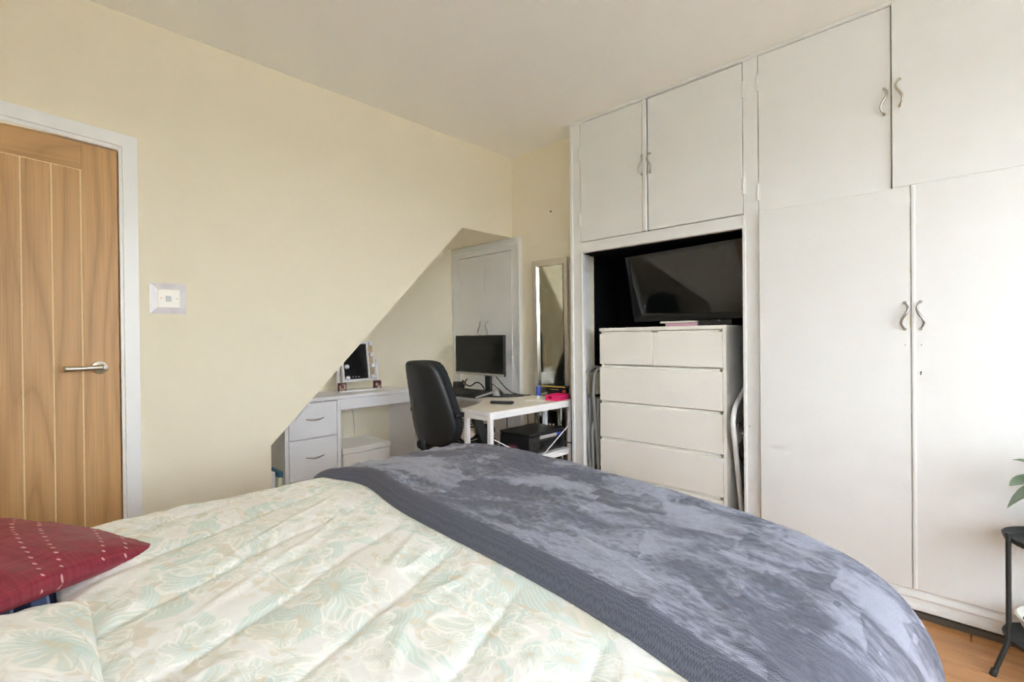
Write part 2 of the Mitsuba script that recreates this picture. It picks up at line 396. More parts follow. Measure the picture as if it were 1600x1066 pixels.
# floor: laminate strips, each a piece
st('floor', bx(XB-0.1, XR+0.12, YB-0.1, 3.35, -0.08, -0.012), 'm_gap')
row, y = 0, YB
random.seed(3)
while y < 2.60:
    y0, y1 = y, y+0.1045
    x = XB - random.random()*0.6
    if abs(y0-2.43) < 0.06: pass
    cuts = []
    while x < XR+0.1:
        L = random.choice((0.62, 0.85, 1.1)); cuts.append((max(x, XB), min(x+L, XR))); x += L
    for a, b in cuts:
        if b-a > 0.02:
            obj('plank', bx(a+0.001, b-0.001, y0+0.0008, y1-0.0008, -0.012, 0.0, 0.002), f'm_plank_{random.randrange(4)}', 'floor')
    y = y1; row += 1
# skirting along the door wall
st('baseboard_left', bx(XL, XL+0.016, DY1+0.075, YS, 0, 0.12, 0.004), 'm_arch')

# ------------------------------------------------------------------ oak door and its architrave (hung a little out of level)
def skew(m):
    v = m.vertices; v[:, 2] += -0.058*(v[:, 1]-0.357)*np.clip(v[:, 2]/2, 0, 1.1); m.vertices = v; return m
d = thing('door_1', None, kind='structure')
xf = XL-0.012
J = 0.352
obj('rail', skew(bx(xf-0.035, xf, DY0+0.13, J-0.115, 1.862, 1.972, 0.001)), 'm_oak_rail', d)
obj('rail', skew(bx(xf-0.035, xf, DY0+0.13, J-0.115, 0.01, 0.22, 0.001)), 'm_oak_rail', d)
obj('stile', skew(bx(xf-0.035, xf, J-0.115, J, 0.01, 1.972, 0.001)), 'm_oak_2', d)
obj('stile', skew(bx(xf-0.035, xf, DY0+0.01, DY0+0.13, 0.01, 1.972, 0.001)), 'm_oak_1', d)
obj('groove_backing', skew(bx(xf-0.034, xf-0.0016, DY0+0.125, J-0.113, 0.21, 1.864)), 'm_oak_groove', d)
ys = np.linspace(J-0.118, DY0+0.132, 7)
for i in range(6):
    obj('board', skew(bx(xf-0.02, xf-0.0005, ys[i+1]+0.0026, ys[i]-0.0026, 0.223, 1.858, 0.001)), f'm_oak_{i%3}', d)
# lever handle on a round rose
yh, zh = 0.287, 1.058
h = obj('handle', cat_(rot(lathe([(0, 0), (0.026, 0), (0.028, 0.004), (0.026, 0.009), (0.013, 0.012), (0.012, 0.045), (0, 0.046)], 28), 90, (0, 1, 0))), 'm_nickel', d, 40)
scene[h]['to_world'] = T().translate([xf, yh, zh])
lev = loft([np.array([(xf+0.044+0.012*math.sin(t*PI*0.9)*0.6 + 0.006*math.cos(a), yh-0.115*t, zh+(0.0125-0.003*math.sin(PI*t))*math.sin(a)-0.002*t) for a in np.linspace(0, 2*PI, 14, endpoint=False)]) for t in np.linspace(-0.08, 1, 14)])
obj('lever', lev, 'm_nickel', h, True)
a = thing('trim_1', None, kind='structure')
arch = sbox(DY0-0.07, 0, 0.417, 2.042).difference(sbox(DY0, -1, DY1+0.010, DZ+0.006))
obj('architrave', skew(prism(arch, 0.018, 'x', XL)), 'm_arch', a)
lin = sbox(DY0-0.005, 0, DY1+0.012, DZ+0.008).difference(sbox(DY0+0.008, -1, DY1-0.001, DZ-0.010))
obj('lining', skew(prism(lin, 0.10, 'x', XL-0.095)), 'm_arch', a)
obj('strike_plate', bx(xf-0.004, XL+0.002, DY1-0.003, DY1+0.004, zh-0.02, zh+0.015), 'm_brass', a)
st('wall_landing', bx(XL-0.25, XL-0.2, DY0-0.1, DY1+0.1, 0, 2.1), 'm_gap')

# ------------------------------------------------------------------ light switch with a pearly surround
s = thing('light_switch', 'cream single rocker light switch in a square pearly surround beside the oak door', 'light switch')
cy, cz = 0.5245, 1.355
outer = sbox(cy-0.068, cz-0.068, cy+0.068, cz+0.068).difference(sbox(cy-0.041, cz-0.036, cy+0.041, cz+0.041))
def bevelframe(o, i, t):
    (a0, b0, a1, b1), (c0, d0, c1, d1) = o, i
    V = [(a0, b0, 0), (a1, b0, 0), (a1, b1, 0), (a0, b1, 0), (c0, d0, t), (c1, d0, t), (c1, d1, t), (c0, d1, t), (c0, d0, 0), (c1, d0, 0), (c1, d1, 0), (c0, d1, 0)]
    F = []
    for q in range(4):
        r = (q+1) % 4
        F += [(q, r, 4+r), (q, 4+r, 4+q), (4+q, 4+r, 8+r), (4+q, 8+r, 8+q), (8+q, 8+r, r), (8+q, r, q)]
    m = trimesh.Trimesh(np.array([(XL+z, y, x) for y, x, z in V], float), F, process=False)
    if m.volume < 0: m.invert()
    return m
obj('surround', bevelframe((cy-0.068, cz-0.068, cy+0.068, cz+0.068), (cy-0.040, cz-0.040, cy+0.042, cz+0.040), 0.007), 'm_pearl', s)
obj('plate', bx(XL, XL+0.010, cy-0.040, cy+0.044, cz-0.042, cz+0.040, 0.002), 'm_switch', s)
obj('rocker', rot(bx(XL+0.008, XL+0.013, cy-0.010, cy+0.010, cz-0.014, cz+0.012, 0.001), 6, (0, 1, 0), (XL+0.01, cy, cz)), 'm_switch_key', s)
for yy in (-0.028, 0.032): obj('screw', mv(rot(trimesh.creation.cylinder(0.0035, 0.003, sections=12), 90, (0, 1, 0)), XL+0.0105, cy+yy, cz), 'm_brass', s)
obj('wall_nail', rot(trimesh.creation.cylinder(0.004, 0.02, sections=8), 90, (1, 0, 0)).apply_translation((-2.24, YF-0.008, 2.078)), 'm_iron', label='dark nail stub in the cream wall above the tall mirror', cat='nail')

# ------------------------------------------------------------------ handles and hinges for the painted cupboards
def s_handle(L=0.11, amp=0.011, stand=0.022, flip=1):
    t = np.linspace(0, 1, 22)
    P = [(flip*amp*math.sin(2*PI*u), -stand*min(1, math.sin(PI*min(max(u, 0.001), 0.999))**0.35*1.0), L/2-L*u) for u in t]
    P[0] = (0, 0.001, L/2); P[-1] = (0, 0.001, -L/2)
    r = 0.0032+0.0022*np.sin(PI*t); r[0] = r[-1] = 0.0055
    feet = [mv(rot(trimesh.creation.cylinder(0.0065, 0.006, sections=12), 90, (1, 0, 0)), 0, -0.002, z) for z in (L/2, -L/2)]
    return cat_(tube(P, r, 10), *feet)
HAND = {f: mikit.ply(s_handle(flip=f), 'm_chrome', 40) for f in (1, -1)}
HANDB = {f: mikit.ply(s_handle(flip=f), 'm_nickel', 40) for f in (1, -1)}
def put_handle(parent, x, y, z, flip=1, kind=None):
    key = numbered(parent+'__handle'); scene[key] = {**(kind or HAND)[flip], 'to_world': T().translate([x, y, z])}
hg = cat_(bx(-0.010, 0.010, -0.004, 0.0, -0.042, 0.042, 0.001), *[mv(trimesh.creation.cylinder(0.005, 0.026, sections=10), 0, -0.004, z) for z in (-0.028, 0, 0.028)])
HINGE = mikit.ply(hg, 'm_gloss_white', 30)
def put_hinge(parent, x, y, z):
    key = numbered(parent+'__hinge'); scene[key] = {**HINGE, 'to_world': T().translate([x, y, z])}

# ------------------------------------------------------------------ fitted wardrobe wall
YW = 2.61
g = thing('fitted_wardrobe', 'white painted fitted wardrobe wall with overhead doors and a dark open niche', 'wardrobe')
# face frame: one board with the openings cut out
face = sbox(-1.948, 0.02, XR, ZC-0.001)
for o in ((-1.868, 1.776, -0.862, 2.548), (-0.792, 1.772, XR-0.05, 2.551), (-0.78, 0.112, XR-0.05, 1.772), (-1.858, 0.02, -0.862, 1.710)):
    face = face.difference(sbox(*o[:2], *o[2:]))
obj('frame', prism(face, 0.03, 'y', YW), 'm_gloss_white', g)
obj('side_panel', bx(-1.946, -1.93, YW+0.03, YF+0.02, 0, ZC-0.002), 'm_gloss_white', g)
obj('edge_bead', cat_(bx(-1.948, -1.926, YW-0.008, YW+0.002, 0.02, ZC-0.004, 0.003), bx(-1.866, -1.852, YW-0.007, YW+0.004, 0.02, 1.722, 0.003), bx(-1.866, -0.862, YW-0.007, YW+0.004, 1.708, 1.722, 0.003), bx(-0.868, -0.852, YW-0.006, YW+0.004, 0.02, 1.775, 0.003)), 'm_gloss_white', g)
obj('cornice', cat_(bx(-1.95, XR, YW-0.012, YW+0.01, ZC-0.016, ZC-0.0005, 0.004)), 'm_gloss_white', g)
obj('carcass', bx(-1.93, XR, YW+0.031, YW+0.05, 1.73, ZC-0.01), 'm_gap', g)
obj('carcass', bx(-0.80, XR, YW+0.031, YW+0.05, 0.02, 1.72), 'm_gap', g)
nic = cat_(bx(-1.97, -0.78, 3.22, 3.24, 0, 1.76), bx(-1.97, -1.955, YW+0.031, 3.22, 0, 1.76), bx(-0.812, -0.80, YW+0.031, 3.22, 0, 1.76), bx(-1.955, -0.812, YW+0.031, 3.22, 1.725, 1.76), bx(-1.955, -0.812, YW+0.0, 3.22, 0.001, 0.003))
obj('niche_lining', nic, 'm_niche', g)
obj('rail', bx(-1.862, -0.862, YW+0.028, YW+0.031, 1.712, 1.725), 'm_gloss_white', g)
# overhead doors: sit flush in the frame
def panel(x0, x1, z0, z1, yo=0.0, t=0.028): return bx(x0, x1, YW+yo, YW+yo+t, z0, z1, 0.003)
d1 = obj('door', panel(-1.865, -1.424, 1.780, 2.545, -0.001), 'm_gloss_white', g)
obj('centre_bead', bx(-1.420, -1.396, YW-0.009, YW+0.02, 1.780, 2.545, 0.004), 'm_gloss_white', d1)
put_handle(d1, -1.428, YW-0.001, 2.170, 1)
for z in (2.357, 1.923): put_hinge(d1, -1.870, YW, z)
d2 = obj('door', panel(-1.388, -0.8655, 1.781, 2.544, -0.002), 'm_gloss_white', g)
put_handle(d2, -1.372, YW-0.002, 2.168, -1)
for z in (2.407, 1.92): put_hinge(d2, -0.860, YW, z)
d3 = obj('door', panel(-0.789, -0.2665, 1.772, 2.547, -0.003), 'm_gloss_white', g)
put_handle(d3, -0.288, YW-0.003, 2.150, 1, HANDB)
for z in (2.417, 1.876): put_hinge(d3, -0.792, YW, z)
d4 = obj('door', panel(-0.262, 0.46, 1.774, 2.553, -0.020), 'm_gloss_white', g)
put_handle(d4, -0.236, YW-0.02, 2.165, -1, HANDB)
# tall doors: laid on over the frame
d5 = obj('door', panel(-0.783, -0.2035, 0.1125, 1.772, -0.026, 0.026), 'm_gloss_white', g)
put_handle(d5, -0.222, YW-0.026, 1.238, 1)
d6 = obj('door', panel(-0.198, 0.44, 0.1135, 1.773, -0.026, 0.026), 'm_gloss_white', g)
put_handle(d6, -0.172, YW-0.026, 1.238, -1)
for x0, x1 in ((0.466, 1.07), (1.076, XR-0.01)):
    obj('door', panel(x0, x1, 1.774, 2.553, -0.020), 'm_gloss_white', g)
    obj('door', panel(x0, x1, 0.1135, 1.773, -0.026, 0.026), 'm_gloss_white', g)
obj('edge_strip', bx(-0.2015, -0.187, YW-0.031, YW-0.01, 0.1135, 1.772, 0.004), 'm_gloss_white', d6)
obj('keyhole', cat_(mv(rot(trimesh.creation.cylinder(0.003, 0.003, sections=10), 90, (1, 0, 0)), -0.172, YW-0.0265, 1.008), bx(-0.1735, -0.1705, YW-0.028, YW-0.025, 0.996, 1.008)), 'm_iron', d6)
for xx, zz in ((-0.222, 1.118), (-0.170, 1.118)):
    obj('screw_hole', mv(rot(trimesh.creation.cylinder(0.0022, 0.003, sections=8), 90, (1, 0, 0)), xx, YW-0.0265, zz), 'm_iron', d6 if xx > -0.2 else d5)
obj('screw_hole', mv(rot(trimesh.creation.cylinder(0.0022, 0.003, sections=8), 90, (1, 0, 0)), -0.84, YW-0.0005, 0.705), 'm_iron', g)
obj('catch', cat_(bx(-0.2035, -0.1985, YW-0.0275, YW-0.02, 1.19, 1.24), bx(-0.2035, -0.199, YW-0.0275, YW-0.02, 1.415, 1.43)), 'm_brass', d6)
# moulded plinth
pl = Polygon([(YW-0.022, 0.028), (YW-0.030, 0.034), (YW-0.028, 0.046), (YW-0.016, 0.052), (YW-0.014, 0.070), (YW-0.022, 0.080), (YW-0.020, 0.090), (YW-0.006, 0.110), (YW+0.02, 0.110), (YW+0.02, 0.028)])
obj('plinth', prism(pl, XR+0.80, 'x', -0.80), 'm_gloss_white', g, 35)
obj('plinth', prism(pl, 0.09, 'x', -1.948), 'm_gloss_white', g, 35)
obj('toe_strip', bx(-0.80, XR, YW-0.030, YW+0.02, 0.0, 0.024), 'm_gap', g)

# ------------------------------------------------------------------ cupboard at the end of the recess
c = thing('alcove_cupboard', 'narrow cream two-door built-in cupboard behind the computer monitor under the sloping stairs', 'cupboard')
face = sbox(-3.345, 0.02, -2.538, ZS-0.005).difference(sbox(-3.258, 0.10, -2.622, 1.850))
obj('frame', prism(face, 0.022, 'y', YF-0.022), 'm_gloss_white', c)
obj('architrave', cat_(bx(-2.556, -2.535, YF-0.034, YF-0.018, 0.0, ZS-0.045, 0.004), bx(-3.345, -2.535, YF-0.032, YF-0.02, ZS-0.060, ZS-0.045, 0.003)), 'm_gloss_white', c)
obj('backing', bx(-3.27, -2.61, YF-0.004, YF-0.001, 0.09, 1.86), 'm_gap', c)
for x0, x1, hx, f in ((-3.256, -2.942, -2.985, 1), (-2.938, -2.624, -2.895, -1)):
    dd = obj('door', bx(x0, x1, YF-0.024, YF-0.006, 0.102, 1.846, 0.002), 'm_gloss_white', c)
    put_handle(dd, hx, YF-0.024, 1.245, f)
    for z in (1.62, 0.98): put_hinge(dd, x0 if f == 1 else x1, YF-0.024, z)

# ------------------------------------------------------------------ chest of drawers in the niche
t = thing('chest_of_drawers', 'tall white six-drawer chest standing in the dark niche of the wardrobe', 'chest of drawers')
CX0, CX1, CY, CZ = -1.768, -0.972, 2.662, 1.222
obj('top', bx(CX0, CX1+0.002, CY, CY+0.48, CZ-0.022, CZ, 0.002), 'm_chest', t)
for x0, x1 in ((CX1-0.018, CX1), (CX0+0.004, CX0+0.022)):
    obj('side_panel', bx(x0, x1, CY+(0.0 if x0 > -1.2 else 0.02), CY+0.48, 0.004, CZ-0.022, 0.001), 'm_chest', t)
obj('back_panel', bx(CX0+0.02, CX1-0.018, CY+0.05, CY+0.06, 0.01, CZ-0.022), 'm_chest', t)
obj('plinth', bx(CX0+0.02, CX1-0.018, CY+0.01, CY+0.03, 0.004, 0.07), 'm_chest', t)
zt = [1.185, 0.972, 0.741, 0.510, 0.279]; hh = [0.192, 0.212, 0.212, 0.212, 0.2]
for r, (z, hgt) in enumerate(zip(zt, hh)):
    spans = [(CX0+0.004, CX0+0.373), (CX0+0.376, CX1-0.021)] if r == 0 else [(CX0+0.004, CX1-0.021)]
    for x0, x1 in spans:
        q = obj('drawer', bx(x0, x1, CY-0.002, CY+0.018, z-hgt, z-0.001 if r else z, 0.0015), 'm_chest', t)
        obj('inner_front', bx(x0+0.02, x1-0.02, CY+0.022, CY+0.034, z-hgt, z+0.012), 'm_chest', q)
for (x, z) in ((-1.012, 0.508),):
    obj('torn_label', rot(bx(x-0.028, x+0.030, CY-0.0035, CY-0.0018, z-0.022, z+0.001), 8, (0, 1, 0), (x, CY, z)), 'm_arch', t, label='scrap of white sticker at the drawer edge')

# things on the chest
b = obj('storage_box', cat_(rbox(-1.383, -1.187, 2.80, 2.96, CZ+0.001, CZ+0.022, 0.004)), 'm_pale_pink', label='flat pale pink box lying on the white chest in front of the television', cat='box')
obj('notebook', bx(-1.412, -1.196, 2.79, 2.95, CZ+0.0225, CZ+0.033, 0.002), 'm_paper', label='thin white notebook lying on the pale pink box', cat='notebook')
b = thing('set_top_box', 'flat black set-top box on the right of the white chest under the television', 'set-top box')
obj('body', bx(-1.180, -0.990, 2.80, 2.98, CZ+0.004, CZ+0.036, 0.004), 'm_black_plastic', b)
obj('standby_light', mv(trimesh.creation.icosphere(2, 0.003), -1.06, 2.799, CZ+0.030), 'm_bulb', b)
for x in (-1.165, -1.005): obj('foot', bx(x-0.01, x+0.01, 2.82, 2.96, CZ+0.0005, CZ+0.004), 'm_black_plastic', b)

# television on a tilting wall bracket
t = thing('television', 'black flat-screen television tilted forward inside the dark wardrobe niche', 'television')
tx0, tx1, tz0, tz1 = -1.655, -0.880, 1.262, 1.690
def tilt(m): return rot(rot(m, 12, (1, 0, 0), (0, 2.86, 1.26)), -8, (0, 0, 1), (-1.30, 2.86, 0))
bez = sbox(tx0, tz0, tx1, tz1).difference(sbox(tx0+0.022, tz0+0.034, tx1-0.022, tz1-0.020))
obj('bezel', tilt(prism(bez, 0.03, 'y', 2.855)), 'm_black_gloss', t)
obj('screen', tilt(bx(tx0+0.02, tx1-0.02, 2.862, 2.872, tz0+0.03, tz1-0.018)), 'm_tv_screen', t)
obj('back_cover', tilt(cat_(bx(tx0+0.01, tx1-0.01, 2.873, 2.90, tz0+0.01, tz1-0.01, 0.01), bx(tx0+0.15, tx1-0.15, 2.90, 2.94, tz0+0.06, tz1-0.08, 0.01))), 'm_black_plastic', t)
obj('bracket', cat_(bx(-1.36, -1.24, 2.92, 3.19, 1.45, 1.50), bx(-1.42, -1.18, 3.19, 3.22, 1.36, 1.60)), 'm_black_plastic', t)

# folding chairs beside the chest
def folding_chair(x, dy, label):
    q = thing('folding_chair', label, 'chair', 'folding chairs stored in the niche')
    ox = x
    P = bent([(ox, 2.775+dy, 0.008), (ox, 2.735+dy, 0.50), (ox, 2.702+dy, 0.80), (ox, 2.72+dy, 0.93), (ox, 2.80+dy, 0.965), (ox, 2.95+dy, 0.94), (ox, 3.0+dy, 0.85), (ox, 3.0+dy, 0.45), (ox, 2.98+dy, 0.008)], 0.12, 7)
    obj('frame', tube(P, 0.011, 10), 'm_grey_metal', q, True)
    P2 = bent([(ox-0.019, 2.735+dy, 0.008), (ox-0.019, 2.715+dy, 0.54), (ox-0.019, 2.735+dy, 0.60), (ox-0.019, 2.93+dy, 0.55), (ox-0.019, 2.94+dy, 0.008)], 0.05, 6)
    obj('leg', tube(P2, 0.010, 10), 'm_grey_metal', q, True)
    obj('backrest', rbox(ox-0.008, ox+0.008, 2.735+dy, 2.965+dy, 0.78, 0.925, 0.0075), 'm_beige_pad', q, 40)
    obj('seat', rbox(ox-0.009, ox+0.009, 2.745+dy, 2.955+dy, 0.30, 0.755, 0.008), 'm_grey_metal', q, 40)
folding_chair(-1.909, 0.0, 'grey tubular folding chair nearest the wardrobe side, folded in the niche')
folding_chair(-1.852, 0.012, 'grey tubular folding chair next to the white chest, folded in the niche')

# step ladder on the other side
q = thing('step_ladder', 'white tubular folding step ladder between the white chest and the niche side', 'ladder')
lx = -0.928
obj('front_rail', tube(bent([(lx, 2.80, 0.008), (lx, 2.626, 0.72), (lx, 2.66, 0.79), (lx, 2.86, 0.90), (lx, 2.98, 0.90)], 0.10, 7), 0.013, 12), 'm_white_metal', q, True)
obj('rear_rail', tube([(lx+0.028, 2.86, 0.008), (lx+0.028, 2.72, 0.66)], 0.012, 12), 'm_white_metal', q, True)
obj('front_rail', tube(bent([(lx, 3.14, 0.008), (lx, 3.04, 0.72), (lx, 2.98, 0.90), (lx, 2.9, 0.902)], 0.10, 7), 0.013, 12), 'm_white_metal', q, True)
obj('hinge_plate', prism(Polygon([(2.66, 0.69), (2.66, 0.60), (2.70, 0.60), (2.76, 0.66), (2.76, 0.672), (2.68, 0.70)]), 0.004, 'x', lx+0.010), 'm_silver', q)
obj('bolt', rot(trimesh.creation.cylinder(0.008, 0.02, sections=12), 90, (0, 1, 0)).apply_translation((lx+0.02, 2.715, 0.645)), 'm_silver', q)
obj('tread', cat_(bx(lx-0.012, lx+0.012, 2.80, 2.99, 0.22, 0.44, 0.006), bx(lx-0.012, lx+0.012, 2.76, 3.0, 0.50, 0.70, 0.006)), 'm_black_plastic', q)
obj('folded_bag', loft([np.array([(-0.868+0.018*math.cos(a)*s, 2.86+0.10*math.sin(a)*s+0.01*math.sin(5*z), z) for a in np.linspace(0, 2*PI, 18, endpoint=False)]) for z, s in ((0.004, 0.7), (0.02, 1), (0.25, 1.05), (0.5, 0.95), (0.66, 0.8), (0.71, 0.35))]), 'm_maroon', smooth=True, label='dark red cloth bag squeezed behind the white step ladder', cat='bag')

# ------------------------------------------------------------------ tall mirror leaning on the far wall
t = thing('tall_mirror', 'tall narrow mirror in a pale metallic frame leaning on the wall between cupboard and wardrobe', 'mirror')
mx0, mx1, mz0, mz1 = -2.385, -2.085, 0.235, 1.728
def lean(m): return rot(rot(m, 1.0, (1, 0, 0), (0, 2.768, 1.728)), 6.0, (0, 0, 1), (mx1, 2.760, 0))
fo = sbox(mx0, mz0, mx1, mz1); fi = sbox(mx0+0.042, mz0+0.045, mx1-0.030, mz1-0.045)
obj('frame', lean(prism(fo.difference(fi), 0.022, 'y', 2.738)), 'm_frame_beige', t)
obj('inner_bevel', lean(cat_(bx(mx0+0.040, mx0+0.046, 2.733, 2.752, mz0+0.04, mz1-0.04, 0.004), bx(mx1-0.036, mx1-0.029, 2.735, 2.752, mz0+0.04, mz1-0.04, 0.003))), 'm_chrome', t)
obj('glass', lean(bx(mx0+0.04, mx1-0.028, 2.752, 2.757, mz0+0.04, mz1-0.04)), 'm_mirror', t)
obj('foot', lean(bx(mx0, mx1, 2.735, 2.76, 0.165, 0.236)), 'm_frame_beige', t)
scene[t+'__foot'] = mikit.ply(lean(bx(mx0+0.02, mx1-0.02, 2.74, 2.76, 0.003, 0.237)), 'm_frame_beige')

# ------------------------------------------------------------------ dressing table in the recess
t = thing('dressing_table', 'white dressing table with two drawers standing under the sloping wall', 'dressing table')
VX0, VX1 = XB+0.004, -3.010
obj('tabletop', bx(VX0, VX1+0.004, 1.172, 2.132, 0.776, 0.800, 0.003), 'm_vanity', t)
obj('side_panel', bx(VX0, VX1, 1.174, 1.196, 0.002, 0.776, 0.001), 'm_vanity', t)
obj('side_panel', bx(VX0, VX1, 1.507, 1.530, 0.002, 0.776, 0.001), 'm_vanity', t)
obj('side_panel', bx(VX0, VX1-0.002, 2.106, 2.128, 0.002, 0.776, 0.001), 'm_vanity', t)
obj('apron', bx(VX1-0.022, VX1-0.001, 1.531, 2.105, 0.704, 0.775, 0.002), 'm_vanity', t)
obj('drawer_case', bx(VX0, VX1-0.026, 1.197, 1.506, 0.03, 0.77), 'm_vanity', t)
for z0, z1 in ((0.552, 0.768), (0.300, 0.548), (0.04, 0.296)):
    dw = obj('drawer', bx(VX1-0.022, VX1-0.001, 1.200, 1.504, z0, z1, 0.002), 'm_vanity', t)
    zc = (z0+z1)/2+0.012
    u = np.linspace(0, 1, 16)
    P = np.c_[VX1 + 0.020*np.sin(PI*u), 1.300+0.116*u, zc-0.006*np.sin(PI*u)]
    obj('handle', tube(P, 0.0028+0.0034*np.sin(PI*u), 8), 'm_chrome', dw, True)
t = thing('storage_stool', 'low white lidded box stool pushed under the dressing table', 'stool')
obj('body', bx(-3.345, -3.012, 1.545, 1.893, 0.03, 0.405, 0.003), 'm_melamine', t)
obj('lid', bx(-3.350, -3.008, 1.541, 1.900, 0.409, 0.447, 0.004), 'm_melamine', t)
obj('leg', bx(-3.05, -3.015, 1.86, 1.89, 0.001, 0.03), 'm_melamine', t)
obj('leg', bx(-3.05, -3.015, 1.548, 1.578, 0.001, 0.03), 'm_melamine', t)

# bulb mirror on the dressing table
t = thing('bulb_mirror', 'small make-up mirror framed with round bulbs standing on the dressing table', 'mirror')
by0, by1, bz0, bz1, xm = 1.640, 1.888, 0.868, 1.155, -3.185
def tb(m): return rot(m, -9, (0, 1, 0), (xm, 0, 0.87))
fr = sbox(by0, bz0, by1, bz1).difference(sbox(by0+0.016, bz0+0.018, by1-0.048, bz1-0.018))
obj('frame', tb(prism(fr, 0.018, 'x', xm-0.02)), 'm_vanity', t)
obj('glass', tb(bx(xm-0.016, xm-0.010, by0+0.01, by1-0.044, bz0+0.012, bz1-0.012)), 'm_black_gloss', t)  # black gloss colour stands in for a dark reflection in the mirror
obj('side_strip', tb(bx(xm-0.004, xm+0.002, by1-0.034, by1-0.004, bz0+0.02, bz1-0.02)), 'm_tan', t)
for yy in (by0+0.030, by1-0.020):
    for zz in np.linspace(bz0+0.026, bz1-0.020, 4):
        obj('bulb', tb(mv(trimesh.creation.icosphere(2, 0.0165), xm+0.014, yy, zz)), 'm_bulb', t, True)
for k in range(3): obj('touch_button', tb(mv(rot(trimesh.creation.cylinder(0.004, 0.002, sections=12), 90, (0, 1, 0)), xm-0.0095, 1.722+0.022*k, bz0+0.034)), 'm_bulb', t)
for yy in (1.608, 1.905): obj('post', bx(xm-0.02, xm-0.004, yy-0.010, yy+0.010, 0.812, 1.03, 0.002), 'm_vanity', t)
for a, b in ((1.60, 1.645), (1.885, 1.91)): obj('pivot', bx(xm-0.016, xm-0.008, a, b, 0.985, 0.995), 'm_vanity', t)
obj('base', bx(xm-0.06, xm+0.035, 1.60, 1.915, 0.801, 0.812, 0.003), 'm_vanity', t)
for yy, lb in ((1.622, 'small photo block on the mirror base, the one nearer the sloping wall'), (1.893, 'small photo block on the mirror base, the one nearer the office chair')):
    q = thing('photo_block', lb, 'photo block', 'photo blocks on the make-up mirror')
    obj('block', bx(xm+0.006, xm+0.030, yy-0.027, yy+0.027, 0.8125, 0.866, 0.002), 'm_plum', q)
    obj('print', bx(xm+0.030, xm+0.0315, yy-0.025, yy+0.018, 0.8145, 0.864), 'm_photo', q)
obj('mirror_cable', tube([(xm-0.05, 1.765, 0.81), (-3.30, 1.768, 0.806), (-3.345, 1.77, 0.79), (-3.347, 1.775, 0.70), (-3.347, 1.80, 0.60), (-3.346, 1.805, 0.50), (-3.346, 1.808, 0.452)], 0.0022, 6, smooth_path=40), 'm_silver', smooth=True, label='thin grey cable hanging down the wall under the dressing table', cat='cable')

# folders in the gap left of the dressing table
obj('box_file', bx(-3.02, -2.745, 0.985, 1.018, 0.001, 0.455, 0.003), 'm_vanity', label='white box file standing at the foot of the sloping wall opening', cat='file')
q = thing('paper_folder', 'pale green folder with a blue tab beside the white box file', 'folder')
obj('cover', rot(bx(-3.06, -2.80, 1.036, 1.058, 0.004, 0.405, 0.002), -2.5, (1, 0, 0), (-2.9, 1.05, 0)), 'm_paper_mint', q)
obj('tab', rot(bx(-3.06, -2.79, 1.034, 1.059, 0.406, 0.436, 0.002), -2.5, (1, 0, 0), (-2.9, 1.05, 0)), 'm_teal', q)

# ------------------------------------------------------------------ L-shaped computer desk
ZD = 0.745
t = thing('corner_desk', 'L-shaped white computer desk on square steel legs in the far corner', 'desk')
from scipy.interpolate import CubicSpline
inner = [(-2.238, 1.905), (-2.262, 1.96), (-2.30, 2.06), (-2.345, 2.15), (-2.42, 2.24), (-2.53, 2.285), (-2.66, 2.295), (-2.84, 2.295)]
poly = Polygon([(-1.985, 1.893), (-1.985, 2.690), (-3.33, 2.690), (-3.33, 2.295)] + inner[::-1])
top = prism(poly, 0.020, 'z', ZD-0.020)
obj('tabletop', top, 'm_desktop', t)
eb = poly.buffer(0.0015).difference(poly.buffer(-0.0002))
obj('edge_band', prism(eb, 0.0205, 'z', ZD-0.0206), 'm_white_metal', t)
def leg(x, y, z0=0.001, z1=ZD-0.021, w=0.027): return bx(x-w/2, x+w/2, y-w/2, y+w/2, z0, z1, 0.002)
for x, y in ((-2.215, 1.925), (-2.002, 1.912), (-2.002, 2.655), (-2.225, 2.66), (-2.60, 2.36), (-3.30, 2.34), (-3.30, 2.655)):
    obj('leg', leg(x, y), 'm_white_metal', t)
obj('crossbar', cat_(bx(-2.20, -2.017, 1.905, 1.925, ZD-0.052, ZD-0.022, 0.002), bx(-2.012, -1.992, 1.927, 2.64, ZD-0.045, ZD-0.022, 0.002)), 'm_white_metal', t)
obj('low_bar', cat_(bx(-2.014, -1.990, 1.927, 2.64, 0.385, 0.410, 0.002), bx(-2.235, -2.213, 1.940, 2.645, 0.385, 0.410, 0.002), bx(-2.21, -2.017, 2.645, 2.665, 0.385, 0.41, 0.002)), 'm_white_metal', t)
obj('shelf', bx(-2.30, -1.992, 2.20, 2.645, 0.411, 0.424, 0.002), 'm_white_metal', t)
def rod(a, b, r=0.0035): return tube([a, b], r, 8)
obj('brace', rod((-1.985, 2.64, 0.592), (-1.985, 2.33, 0.414)), 'm_white_metal', t, True)
obj('brace', rod((-1.985, 1.925, 0.588), (-1.985, 2.15, 0.472)), 'm_white_metal', t, True)

